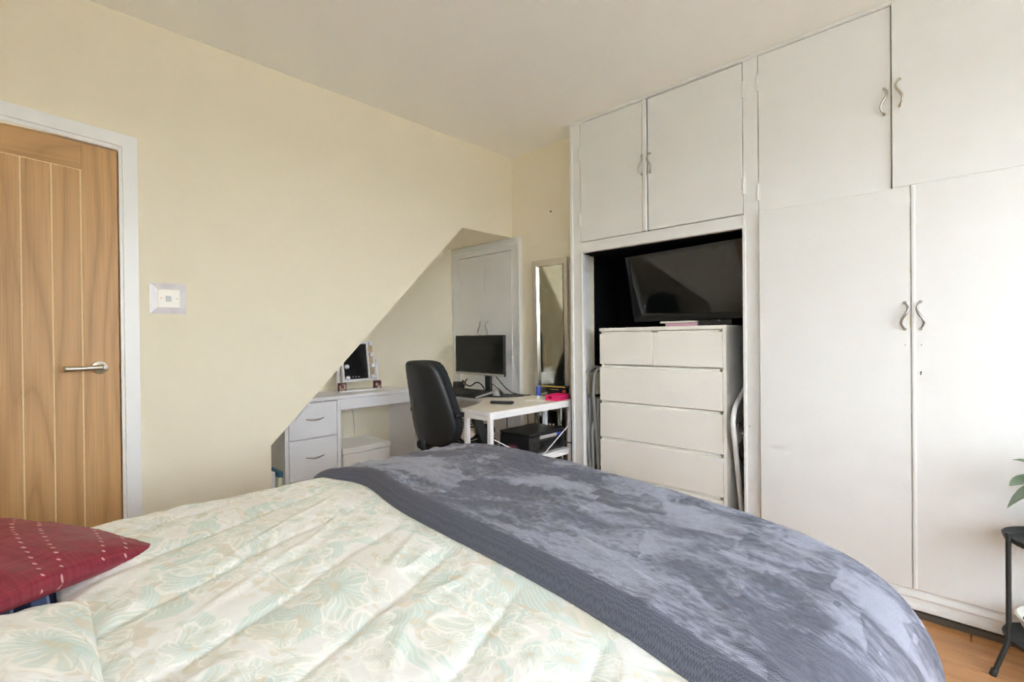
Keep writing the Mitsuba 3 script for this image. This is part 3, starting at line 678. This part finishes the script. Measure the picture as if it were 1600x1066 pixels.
# printer on the low shelf
t = thing('printer', 'black inkjet printer on the low shelf of the corner desk', 'printer')
px0, px1, py0, py1 = -2.292, -2.022, 2.270, 2.628
obj('body', bx(px0, px1, py0, py1, 0.430, 0.540, 0.008), 'm_black_plastic', t)
obj('lid', bx(px0, px1+0.002, py0-0.002, py1, 0.5425, 0.560, 0.007), 'm_black_plastic', t)
obj('control_panel', rot(bx(px1-0.002, px1+0.008, 2.36, 2.53, 0.518, 0.541, 0.003), 10, (0, 1, 0), (px1, 0, 0.53)), 'm_grey_metal', t)
obj('display', bx(px1+0.004, px1+0.010, 2.535, 2.57, 0.520, 0.542), 'm_blue_plastic', t)
obj('paper_slot', bx(px1-0.004, px1+0.002, 2.31, 2.58, 0.452, 0.500, 0.002), 'm_black_gloss', t)
for x in (px0+0.03, px1-0.03):
    for y in (py0+0.03, py1-0.03): obj('foot', mv(trimesh.creation.cylinder(0.012, 0.006, sections=12), x, y, 0.4271), 'm_black_plastic', t)
# slippers / shoe with red dots on the shelf side
q = thing('slipper', 'dark slipper dotted with red hanging over the shelf end beside the printer', 'slipper')
obj('upper', loft([np.array([(-2.10+0.045*s*math.cos(a), y, 0.432+max(0.0, 0.058*s2*math.sin(a)) ) for a in np.linspace(0, 2*PI, 20, endpoint=False)]) for y, s, s2 in ((2.055, 0.4, 0.4), (2.07, 0.8, 0.9), (2.11, 1, 1.25), (2.17, 1, 1.3), (2.22, 0.9, 1.0), (2.25, 0.7, 0.6), (2.262, 0.3, 0.3))]), 'm_plum', q, True)
dots = [mv(trimesh.creation.icosphere(1, 0.004), -2.10+0.045*math.cos(a), y, 0.432+0.073*math.sin(a)) for y in (2.10, 2.125, 2.15, 2.175, 2.20) for a in (0.35, 0.7, 1.1, 1.5)]
obj('dots', cat_(*dots), 'm_maroon', q, kind='stuff')
obj('slipper_sole', bx(-2.15, -2.05, 2.05, 2.262, 0.4245, 0.432, 0.002), 'm_black_plastic', q)

# monitor
t = thing('computer_monitor', 'wide black computer monitor with a silver chin on the corner desk', 'monitor')
def yawm(m): return rot(m, -4.5, (0, 0, 1), (-2.735, 2.49, 0))
wz0, wz1 = 0.888, 1.187
obj('casing', yawm(bx(-3.028, -2.446, 2.495, 2.520, wz0, wz1, 0.004)), 'm_black_plastic', t)
obj('screen', yawm(bx(-3.026, -2.448, 2.4925, 2.4955, wz0+0.018, wz1-0.002)), 'm_screen', t)
obj('chin', yawm(bx(-3.028, -2.446, 2.490, 2.496, wz0-0.001, wz0+0.017, 0.001)), 'm_silver', t)
obj('stand', cat_(bx(-2.700, -2.635, 2.523, 2.545, ZD+0.01, 0.97, 0.006)), 'm_black_plastic', t)
obj('base', cat_(bx(-2.78, -2.615, 2.49, 2.62, ZD+0.001, ZD+0.012, 0.004)), 'm_black_plastic', t)
# keyboard raised at its back
t = thing('keyboard', 'large black keyboard raised at the back in front of the monitor', 'keyboard')
kb = loft([np.array([(x, 2.272, ZD+0.002), (x, 2.432, ZD+0.002), (x, 2.432, ZD+0.042), (x, 2.272, ZD+0.013)]) for x in (-2.985, -2.525)])
obj('body', kb, 'm_black_plastic', t)
keys = []
for r in range(5):
    for k in range(16):
        x, y = -2.972+k*0.0275, 2.283+r*0.0285
        keys.append(rot(bx(x, x+0.0245, y, y+0.025, ZD+0.011, ZD+0.020, 0.003), 10.3, (1, 0, 0), (0, 2.272, ZD+0.010)))
kid = None
for kmesh in keys: obj('key', kmesh, 'm_black_plastic', t)
obj('end_trim', loft([np.array([(x, 2.270, ZD+0.0025), (x, 2.434, ZD+0.026), (x, 2.434, ZD+0.040), (x, 2.270, ZD+0.014)]) for x in (-2.5245, -2.5215)]), 'm_silver', t)
mp = np.array([(-2.488+0.135*math.cos(a)*(1+0.12*math.cos(2*a)), 2.520+0.098*math.sin(a)) for a in np.linspace(0, 2*PI, 40, endpoint=False)])
obj('mouse_mat', prism(shapely.affinity.rotate(Polygon(mp), 48), 0.006, 'z', ZD+0.0008), 'm_black_plastic', label='black rounded mouse mat on the corner desk beside the keyboard', cat='mouse mat')
q = thing('computer_mouse', 'dark grey computer mouse on the black mouse mat', 'mouse')
ms = trimesh.creation.icosphere(3, 1.0); v = ms.vertices; v[:, 2] = np.maximum(v[:, 2], -0.25); ms.vertices = v*np.array([0.032, 0.055, 0.028])
obj('shell', mv(rot(ms, 60, (0, 0, 1)), -2.525, 2.47, ZD+0.0145), 'm_grey_metal', q, 50)
obj('button', mv(rot(ms.copy().apply_scale(0.72), 60, (0, 0, 1)), -2.508, 2.481, ZD+0.0185), 'm_black_plastic', q, 50)
q = thing('remote_control', 'black remote control lying on the near wing of the corner desk', 'remote control')
def rc(m): return rot(m, 26, (0, 0, 1), (-2.2, 2.205, 0))
obj('body', rc(rbox(-2.276, -2.124, 2.184, 2.226, ZD+0.001, ZD+0.019, 0.008)), 'm_black_plastic', q, 40)
for i in range(5):
    for j in range(2): obj('button', rc(bx(-2.262+i*0.024, -2.249+i*0.024, 2.193+j*0.014, 2.202+j*0.014, ZD+0.018, ZD+0.0215)), 'm_grey_metal', q)
q = thing('glue_stick', 'blue glue stick with a white base standing near the tall mirror', 'glue stick')
obj('cap', mv(trimesh.creation.cylinder(0.0145, 0.062, sections=20), -2.185, 2.545, ZD+0.055), 'm_blue_plastic', q, 40)
obj('base', mv(trimesh.creation.cylinder(0.0135, 0.022, sections=20), -2.185, 2.545, ZD+0.012), 'm_arch', q, 40)
obj('paper_slip', rot(bx(-2.20, -2.07, 2.42, 2.49, ZD+0.001, ZD+0.004), 30, (0, 0, 1), (-2.13, 2.45, 0)), 'm_paper', label='cream paper slip lying flat in front of the pink holder', cat='paper')
q = thing('pink_holder', 'bright pink open holder on the corner desk edge by the mirror', 'box')
hold = m3.Manifold.cube((0.10, 0.15, 0.036)) - m3.Manifold.cube((0.092, 0.142, 0.04)).translate((0.004, 0.004, 0.004)) - m3.Manifold.cube((0.03, 0.03, 0.022)).translate((0.02, -0.01, 0.012))
obj('tray', mv(rot(to_tm(hold), 10, (0, 0, 1)), -2.100, 2.515, ZD+0.001), 'm_pink', q)
for i, (z0, z1, m, lb, x0, x1) in enumerate(((0.001, 0.036, 'm_black_plastic', 'black box at the bottom of the stack in front of the mirror', -2.215, -2.030), (0.037, 0.072, 'm_black_gloss', 'black box with gold lettering in the stack in front of the mirror', -2.222, -2.035), (0.073, 0.086, 'm_black_plastic', 'thin black book on top of the stack in front of the mirror', -2.25, -2.030))):
    q = thing('game_case', lb, 'box', 'flat black boxes stacked by the mirror')
    obj('case', bx(x0, x1, 2.672-0.012*i+0.0, 2.695, ZD+z0, ZD+z1, 0.002), m, q)
    if i == 1:
        obj('gold_mark', cat_(*[bx(-2.175+0.013*j, -2.165+0.013*j, 2.6585, 2.661, ZD+0.058, ZD+0.062) for j in range(6)]), 'm_gold', q)
        obj('orange_panel', bx(-2.066, -2.038, 2.6585, 2.661, ZD+0.040, ZD+0.060), 'm_orange', q)
    if i == 2:
        obj('page_edge', bx(x0+0.004, x1-0.004, 2.646, 2.649, ZD+z0+0.003, ZD+z1-0.003), 'm_gold', q)
obj('small_speaker', rbox(-3.05, -2.985, 2.50, 2.56, ZD+0.001, ZD+0.075, 0.006), 'm_black_plastic', smooth=40, label='small black box speaker at the far left of the monitor', cat='speaker')
# cables on and under the desk
def cable(P, lb, r=0.0035, n=50): obj('power_cable', tube(P, r, 7, smooth_path=n), 'm_cable', smooth=True, label=lb, cat='cable', group='cables of the computer desk')
cable([(-2.735, 2.54, 0.92), (-2.72, 2.56, 0.86), (-2.64, 2.58, 0.80), (-2.58, 2.60, ZD+0.006)], 'black cable dropping from the back of the monitor to its left of the stand')
cable([(-2.62, 2.54, 0.90), (-2.58, 2.56, 0.85), (-2.52, 2.60, 0.775), (-2.44, 2.62, ZD+0.005), (-2.36, 2.655, ZD+0.005)], 'black cable from the monitor curving right across the desk')
cable([(-2.98, 2.56, ZD+0.02), (-2.90, 2.50, ZD+0.075), (-2.83, 2.50, ZD+0.055), (-2.80, 2.53, ZD+0.080), (-2.76, 2.56, ZD+0.05), (-2.80, 2.60, ZD+0.005)], 'tangled black cable behind the keyboard', 0.005)
cable([(-2.93, 2.50, ZD+0.03), (-2.88, 2.48, ZD+0.06), (-2.84, 2.46, ZD+0.10), (-2.82, 2.455, ZD+0.108)], 'stiff black cable end sticking up behind the keyboard', 0.005)
for i, P in enumerate(([(-2.42, 2.68, 0.72), (-2.41, 2.685, 0.55), (-2.40, 2.68, 0.30), (-2.39, 2.685, 0.01)], [(-2.36, 2.675, 0.72), (-2.30, 2.675, 0.56), (-2.255, 2.675, 0.42), (-2.25, 2.675, 0.01)], [(-2.66, 2.69, 0.72), (-2.64, 2.70, 0.5), (-2.65, 2.705, 0.25), (-2.62, 2.71, 0.01)], [(-2.325, 2.665, 0.72), (-2.322, 2.665, 0.60), (-2.322, 2.665, 0.40), (-2.322, 2.665, 0.01)])):
    cable(P, ('black cable hanging straight under the desk left of the printer', 'black cable hanging slantwise behind the printer', 'black cable hanging behind the slanted chair arm', 'black cable hanging beside the mirror behind the printer')[i], 0.0035)
cable([(-2.02, 2.60, 0.455), (-1.985, 2.625, 0.462), (-1.965, 2.64, 0.452), (-1.972, 2.655, 0.440), (-2.0, 2.665, 0.432), (-2.03, 2.67, 0.30), (-2.06, 2.67, 0.01)], 'black cable loop sticking out beside the printer')

# ------------------------------------------------------------------ office chair, seen from behind
t = thing('office_chair', 'black office chair with a tall tapering back facing the corner desk', 'chair')
cx = -2.452
def superring(z, w, yc, dfront, dback, n=40, e=2.6):
    out = []
    for a in np.linspace(0, 2*PI, n, endpoint=False):
        c_, s_ = math.cos(a), math.sin(a)
        x = w*abs(c_)**(2/e)*np.sign(c_); y = abs(s_)**(2/e)*np.sign(s_)*(dfront if s_ > 0 else dback)
        # the back wraps forward at the sides
        out.append((cx+x, yc + y + 0.05*(x/0.24)**2, z))
    return np.array(out)
zs = np.array([0.505, 0.512, 0.53, 0.56, 0.60, 0.64, 0.68, 0.74, 0.80, 0.86, 0.92, 0.97, 1.00, 1.02, 1.030, 1.034])
wv = np.array([0.05, 0.09, 0.14, 0.175, 0.198, 0.206, 0.206, 0.200, 0.190, 0.180, 0.168, 0.155, 0.140, 0.118, 0.085, 0.04])
yc = 1.845 - 0.10*((zs-0.5)/0.53)**1.3
obj('back_shell', loft([superring(z, w, y, 0.012, 0.045*min(1, w/0.12)) for z, w, y in zip(zs, wv, yc)]), 'm_chair_shell', t, True)
obj('back_cushion', loft([superring(z, w*0.985, y+0.050, 0.040*min(1, w/0.1), 0.040) for z, w, y in zip(zs, wv, yc)]), 'm_chair_fabric', t, True)
obj('back_bracket', tube(bent([(cx-0.03, 1.84, 0.60), (cx-0.03, 1.79, 0.50), (cx-0.03, 1.84, 0.41), (cx-0.03, 2.0, 0.40)], 0.05), 0.022, 10), 'm_chair_shell', t, True)
seat = rbox(cx-0.225, cx+0.170, 1.870, 2.262, 0.440, 0.512, 0.032, 16)
obj('seat', seat, 'm_chair_fabric', t, 50)
obj('seat_pan', bx(cx-0.18, cx+0.15, 1.90, 2.24, 0.420, 0.440, 0.006), 'm_chair_shell', t)
for sgn in (-1, 1):
    ax = cx+(0.192 if sgn > 0 else -0.245)
    q = obj('armrest', rbox(ax-0.024, ax+0.024, 1.86, 2.065, 0.690, 0.718, 0.013), 'm_black_plastic', t, 40)
    obj('arm_strut', loft([np.array([(ax-0.014, y-0.034, z), (ax+0.014, y-0.034, z), (ax+0.014, y+0.034, z), (ax-0.014, y+0.034, z)]) for y, z in ((2.03, 0.693), (2.075, 0.59), (2.13, 0.46), (2.132, 0.432))]), 'm_chair_shell', q)
obj('column', cat_(mv(trimesh.creation.cylinder(0.028, 0.20, sections=20), cx, 2.06, 0.20), mv(trimesh.creation.cylinder(0.018, 0.17, sections=20), cx, 2.06, 0.34)), 'm_black_plastic', t, 40)
for k in range(5):
    a = k*2*PI/5+0.3; e_ = np.array([cx+0.28*math.cos(a), 2.06+0.28*math.sin(a), 0.075])
    q = obj('base_arm', tube([(cx, 2.06, 0.115), e_], [0.026, 0.016], 10), 'm_black_plastic', t, True)
    obj('castor', mv(rot(trimesh.creation.cylinder(0.027, 0.04, sections=18), 90, (1, 0, 0)), e_[0], e_[1], 0.0275), 'm_black_plastic', q, 40)
# zebra cushion on its seat
zc = rbox(cx-0.205, cx+0.158, 1.945, 2.258, 0.5135, 0.602, 0.040, 16)
obj('zebra_cushion', zc, 'm_zebra', smooth=50, label='black and beige zebra-striped cushion on the office chair seat', cat='cushion')

# ------------------------------------------------------------------ bed
xk = np.array([-1.95, -1.75, -1.5, -1.18, -0.87, -0.5, -0.3, -0.1]); zk = np.array([0.640, 0.650, 0.657, 0.643, 0.628, 0.600, 0.568, 0.54])
from scipy.interpolate import PchipInterpolator
ztop = PchipInterpolator(xk, zk)
CXa, CXb, CYa, CYb = -1.735, -0.300, -0.45, 1.495
def cloth(A, B, rc=0.10):
    """flat cloth coordinates -> draped over the rounded top of the bed"""
    px = np.clip(A, CXa+rc, CXb-rc); py = np.clip(B, CYa+rc, CYb-rc)
    dx, dy = A-px, B-py; rho = np.hypot(dx, dy); n1 = np.where(rho > 1e-9, dx/np.maximum(rho, 1e-9), 0); n2 = np.where(rho > 1e-9, dy/np.maximum(rho, 1e-9), 0)
    wx = n1**2
    r = np.where(n1 > 0, 0.20, 0.135)*wx + 0.155*(1-wx)
    e = np.maximum(rho-rc, 0); th = np.minimum(e/r, PI/2)
    hor = np.minimum(rho, rc) + r*np.sin(th); drop = r*(1-np.cos(th)) + np.maximum(e-r*PI/2, 0)
    over = np.maximum(e-r*PI/2, 0)
    ang = np.arctan2(n2, n1)
    wave = np.clip(over/0.2, 0, 1)*(0.022*np.sin(B*17+A*2)*np.abs(n1)**2 + 0.022*np.sin(A*15+1)*np.abs(n2)**2 + 0.05*np.exp(-((ang-PI/4)/0.35)**2)*(rho > 0))
    X, Y = px+n1*(hor+wave), py+n2*(hor+wave)
    return X, Y, ztop(np.clip(px+n1*np.minimum(rho, rc+0.02), -1.95, -0.1)) - drop, np.clip(1-e/(r*1.2), 0, 1)
def grid_normals(G):
    du, dv = np.gradient(G, axis=0), np.gradient(G, axis=1); n = np.cross(du, dv); n /= np.linalg.norm(n, axis=2, keepdims=True)+1e-12
    return n*np.sign(n[n.shape[0]//2, n.shape[1]//2, 2])
def quilt(A, B):
    q = np.stack([A, B, 0*A], -1)
    warp = (meshkit.fbm(q*3.0, 3, 5)-0.5)*0.05
    s = (A + 0.37*B)/1.066 + warp
    f = (s/0.205) % 1.0; dline = np.minimum(f, 1-f)*0.205
    h = 0.006*(1-np.exp(-(dline/0.030)**1.3))
    h += -0.004*np.exp(-(dline/0.005)**2)
    # creases running obliquely
    t = np.stack([(A*0.85+B*0.5)*9, (B*0.85-A*0.5)*3.2, 0*A], -1)
    h += 0.009*(meshkit.fbm(t, 4, 2)-0.5) + 0.007*(meshkit.fbm(q*13, 3, 9)-0.5)
    rid = 1-np.abs(2*meshkit.fbm(np.stack([(A+0.6*B)*6, (B-0.6*A)*2.0, 0*A+3], -1), 3, 4)-1)
    h += 0.006*np.clip((rid-0.84)/0.16, 0, 1)**1.5
    under = np.clip((B-0.70)/0.12, 0, 1); under = under*under*(3-2*under)
    return h*(1-under) + 0.006*under
t = thing('bed', 'large bed covered by a patterned quilt in front of the wardrobe wall', 'bed')
obj('base', bx(-1.70, -0.34, -0.44, 1.46, 0.02, 0.30, 0.02), 'm_bed_base', t)
obj('mattress', rbox(-1.70, -0.36, -0.44, 1.47, 0.302, 0.505, 0.05), 'm_mattress', t, 40)
for x in (-1.64, -0.4):
    for y in (-0.38, 1.40): obj('leg', mv(trimesh.creation.cylinder(0.03, 0.02, sections=16), x, y, 0.0105), 'm_iron', t)
A, B = np.meshgrid(np.linspace(CXa-0.36, CXb+0.42, 330), np.linspace(0.075, CYb+0.36, 270), indexing='ij')
X, Y, Z, m_ = cloth(A, B)
G = np.stack([X, Y, Z], -1); N = grid_normals(G)
hq = quilt(A, B)
edge0 = np.clip((B-0.075)/0.07, 0, 1)**0.5
top = G + N*(hq*edge0 - 0.012*(1-edge0))[..., None]
bot = G - N*0.035
obj('duvet', shell(top, bot), 'm_duvet', smooth=True, label='ivory quilted duvet printed with pale teal and beige flowers on the bed', cat='duvet')

# throw over the foot of the bed
nu, nv = 300, 260
U = np.linspace(CXa-0.30, CXb+0.52, nu); W = np.linspace(0, 1, nv)
A, Wv = np.meshgrid(U, W, indexing='ij')
b0 = 0.825 - 0.035*(A+1.7)/1.4 + 0.028*np.exp(-((A+1.52)/0.16)**2) + 0.004*np.sin(A*7) - 0.03*np.clip((-1.60-A)/0.3, 0, 1)
b1 = CYb+0.50
B = b0 + (b1-b0)*Wv
X, Y, Z, m_ = cloth(A, B)
G = np.stack([X, Y, Z], -1); N = grid_normals(G)
edge = B-b0
thick = 0.014 + 0.030*np.sin(np.clip(edge/0.065, 0, 1)*PI)**0.8*(edge < 0.065) + 0.0
thick = thick*np.clip(edge/0.010, 0.15, 1)*(0.35+0.65*np.clip((A+1.78)/0.35, 0, 1))
q = np.stack([A, B, 0*A], -1)
fold = 0.010*(meshkit.fbm(np.stack([A*3.0, B*8.0, 0*A], -1), 4, 11)-0.5) + 0.007*(meshkit.fbm(q*9, 3, 12)-0.5)
rid = 1-np.abs(2*meshkit.fbm(np.stack([(A-0.25*B)*2.2, (B+0.3*A)*5.5, 0*A+1], -1), 3, 14)-1)
fold += 0.008*np.clip((rid-0.82)/0.18, 0, 1)**1.4
fold *= np.clip((m_-0.25)/0.6, 0.1, 1)
# a long pleat parallel to the foot edge
fold += 0.014*np.exp(-((B-1.44+0.05*np.sin(A*3))/0.022)**2)*np.clip((A+1.45)/0.2, 0, 1)
under_h = quilt(A, B) + 0.002
top = G + N*(under_h + thick + (fold+0.012)*np.clip(edge/0.06, 0, 1))[..., None]
bot = G + N*under_h[..., None]
uvt = np.stack([A, edge], -1).reshape(-1, 2); uvt = np.vstack([uvt, uvt])
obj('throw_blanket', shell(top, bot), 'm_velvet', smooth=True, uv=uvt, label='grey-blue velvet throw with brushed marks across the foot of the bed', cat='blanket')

# pillows and cushions at the head
def cushion(w, h, t, n=48, seed=0, wr=0.006, pinch=0.10):
    u, v = np.meshgrid(np.linspace(-1, 1, n), np.linspace(-1, 1, n), indexing='ij')
    px = u*(1-pinch*(1-v**2)*np.abs(u)**3*0.6)*w/2; py = v*(1-pinch*(1-u**2)*np.abs(v)**3*0.6)*h/2
    f = np.clip((1-np.abs(u)**2.4)*(1-np.abs(v)**2.4), 0, 1)**0.55
    z = t/2*f; nz = wr*(meshkit.fbm(np.stack([u*4, v*4, 0*u+seed], -1), 3)-0.5)*2*np.clip(f*3, 0, 1)
    uv = np.stack([(u+1)/2, (v+1)/2], -1).reshape(-1, 2)
    return shell(np.stack([px, py, z+nz+0.001], -1), np.stack([px, py, -z*0.8-0.001], -1)), np.vstack([uv, uv])
def place(m, deg, x, y, z, tx=0, ty=0):
    m = rot(m, tx, (1, 0, 0)); m = rot(m, ty, (0, 1, 0)); m = rot(m, deg, (0, 0, 1)); return mv(m, x, y, z)
for i, (x, lb, z) in enumerate(((-1.005, 'pillow in the same teal flower print as the duvet, in front of the red cushion', 0.637), (-0.35, 'pillow in the same teal flower print as the duvet, the one nearer the window', 0.58))):
    m, uv = cushion(0.64, 0.50, 0.17, 56, 3+i, 0.012, 0.06)
    obj('pillow', place(m, -2-3*i, x, -0.135, z), 'm_pillow', smooth=True, uv=uv, label=lb, cat='pillow', group='floral pillows at the head of the bed')
m, uv = cushion(0.50, 0.48, 0.15, 48, 8, 0.006)
obj('striped_pillow', place(m, 0, -1.57, -0.12, 0.605), 'm_blue', smooth=True, uv=uv, label='dark blue striped pillow peeping out under the red cushion', cat='pillow')
m, uv = cushion(0.485, 0.485, 0.115, 60, 5, 0.007, 0.17)
obj('red_cushion', mv(rot(rot(m, 45, (0, 0, 1)), -13, (1, 0, 0)), -1.485, -0.045, 0.716), 'm_red', smooth=True, uv=uv, label='burgundy square cushion with rows of pale beads at the head of the bed', cat='cushion')

# ------------------------------------------------------------------ plant stand and plant by the window
t = thing('plant_stand', 'black iron three-legged plant stand beside the tall white wardrobe doors', 'plant stand')
sx, sy = 0.185, 2.415
for k in range(3):
    a = math.radians(212+120*k); ux, uy = math.cos(a), math.sin(a); R = 0.138
    P = bent([(sx+ux*(R+0.045), sy+uy*(R+0.045), 0.004), (sx+ux*R, sy+uy*R, 0.125), (sx+ux*R, sy+uy*R, 0.480)], 0.03)
    q = obj('leg', tube(P, 0.0075, 10), 'm_iron', t, True)
    obj('foot_cap', tube([(sx+ux*(R+0.047), sy+uy*(R+0.047), 0.001), (sx+ux*(R+0.040), sy+uy*(R+0.040), 0.022)], 0.010, 10), 'm_iron', q, True)
    obj('end_cap', mv(trimesh.creation.cylinder(0.0095, 0.014, sections=12), sx+ux*R, sy+uy*R, 0.482), 'm_iron', q)
tray = [(0, 0), (0.112, 0), (0.128, 0.010), (0.133, 0.024), (0.129, 0.026), (0.120, 0.012), (0.108, 0.005), (0, 0.005)]
for z in (0.445, 0.100): obj('tray', lathe(tray, 36, (sx, sy, z)), 'm_iron', t, 40)
q = thing('white_pot', 'white ceramic bowl on the lower tray of the plant stand', 'pot')
obj('bowl', lathe([(0, 0), (0.06, 0), (0.085, 0.03), (0.108, 0.085), (0.114, 0.092), (0.108, 0.096), (0.098, 0.085), (0.07, 0.03), (0, 0.02)], 36, (sx+0.012, sy, 0.106)), 'm_pot', q, 40)
obj('soil', mv(trimesh.creation.cylinder(0.095, 0.01, sections=28), sx+0.012, sy, 0.176), 'm_soil', q)
q = thing('potted_plant', 'leafy grey-green plant in a dark pot on the upper tray of the stand', 'plant')
obj('pot', lathe([(0, 0), (0.05, 0), (0.068, 0.09), (0.074, 0.092), (0.074, 0.10), (0.062, 0.10), (0.058, 0.07), (0, 0.06)], 30, (sx+0.03, sy, 0.451)), 'm_dark_pot', q, 40)
obj('soil', mv(trimesh.creation.cylinder(0.058, 0.01, sections=24), sx+0.03, sy, 0.532), 'm_soil', q)
def leaf(base, d, L, wid, droop, m, lift=0.5, cup=0.25):
    d = np.array(d, float); d /= np.linalg.norm(d); side = np.cross(d, [0, 0, 1.0]); side /= np.linalg.norm(side)
    n, k = 12, 5; G = np.zeros((n, k, 3))
    for i, s in enumerate(np.linspace(0, 1, n)):
        c = np.array(base)+d*L*s*(1-0.15*droop*s)+np.array([0, 0, L*(lift*s-droop*s*s)])
        w_ = wid*(math.sin(PI*min(1, s**0.8*0.97+0.03))**0.75)
        for j, v in enumerate(np.linspace(-1, 1, k)): G[i, j] = c+side*w_*v*0.5+np.array([0, 0, cup*w_*v*v*0.5])
    return shell(G, G-np.array([0, 0, 0.0012]))
pc = (sx+0.012, sy, 0.55)
stems = [tube([pc, (pc[0]-0.02, pc[1]-0.02, 0.62), (pc[0]-0.03, pc[1]-0.03, 0.72)], [0.005, 0.003, 0.002], 8), tube([pc, (pc[0]+0.03, pc[1], 0.64), (pc[0]+0.05, pc[1]-0.01, 0.80)], [0.005, 0.003, 0.002], 8)]
obj('stem', cat_(*stems), 'm_leaf', q, True)
for dx, dy, zb, L, wd, dp, lf, m in ((-1, -0.15, 0.63, 0.15, 0.085, 0.75, 0.25, 'm_leaf'), (-1, -0.5, 0.655, 0.15, 0.075, 0.35, 0.30, 'm_leaf'), (-0.7, -1, 0.66, 0.14, 0.05, 0.5, 0.5, 'm_leaf'), (1, 0.3, 0.66, 0.15, 0.06, 0.6, 0.5, 'm_leaf'), (0.3, -1, 0.70, 0.14, 0.055, 0.5, 0.5, 'm_leaf'), (-0.8, 0.5, 0.69, 0.14, 0.05, 0.35, 0.55, 'm_leaf'), (0.8, -0.7, 0.74, 0.13, 0.05, 0.5, 0.6, 'm_leaf'), (-0.4, -0.8, 0.61, 0.09, 0.035, 0.4, 0.3, 'm_leaf_bright'), (-1, -0.4, 0.625, 0.09, 0.02, 0.2, 0.15, 'm_leaf_bright'), (-0.9, 0.1, 0.62, 0.085, 0.03, 0.3, 0.3, 'm_leaf_bright'), (0.1, 1, 0.72, 0.13, 0.05, 0.5, 0.6, 'm_leaf')):
    obj('leaf', leaf((pc[0]-0.01, pc[1]-0.015, zb), (dx, dy, 0), L*0.92, wd*1.45, dp, m, lf), m, q, True)
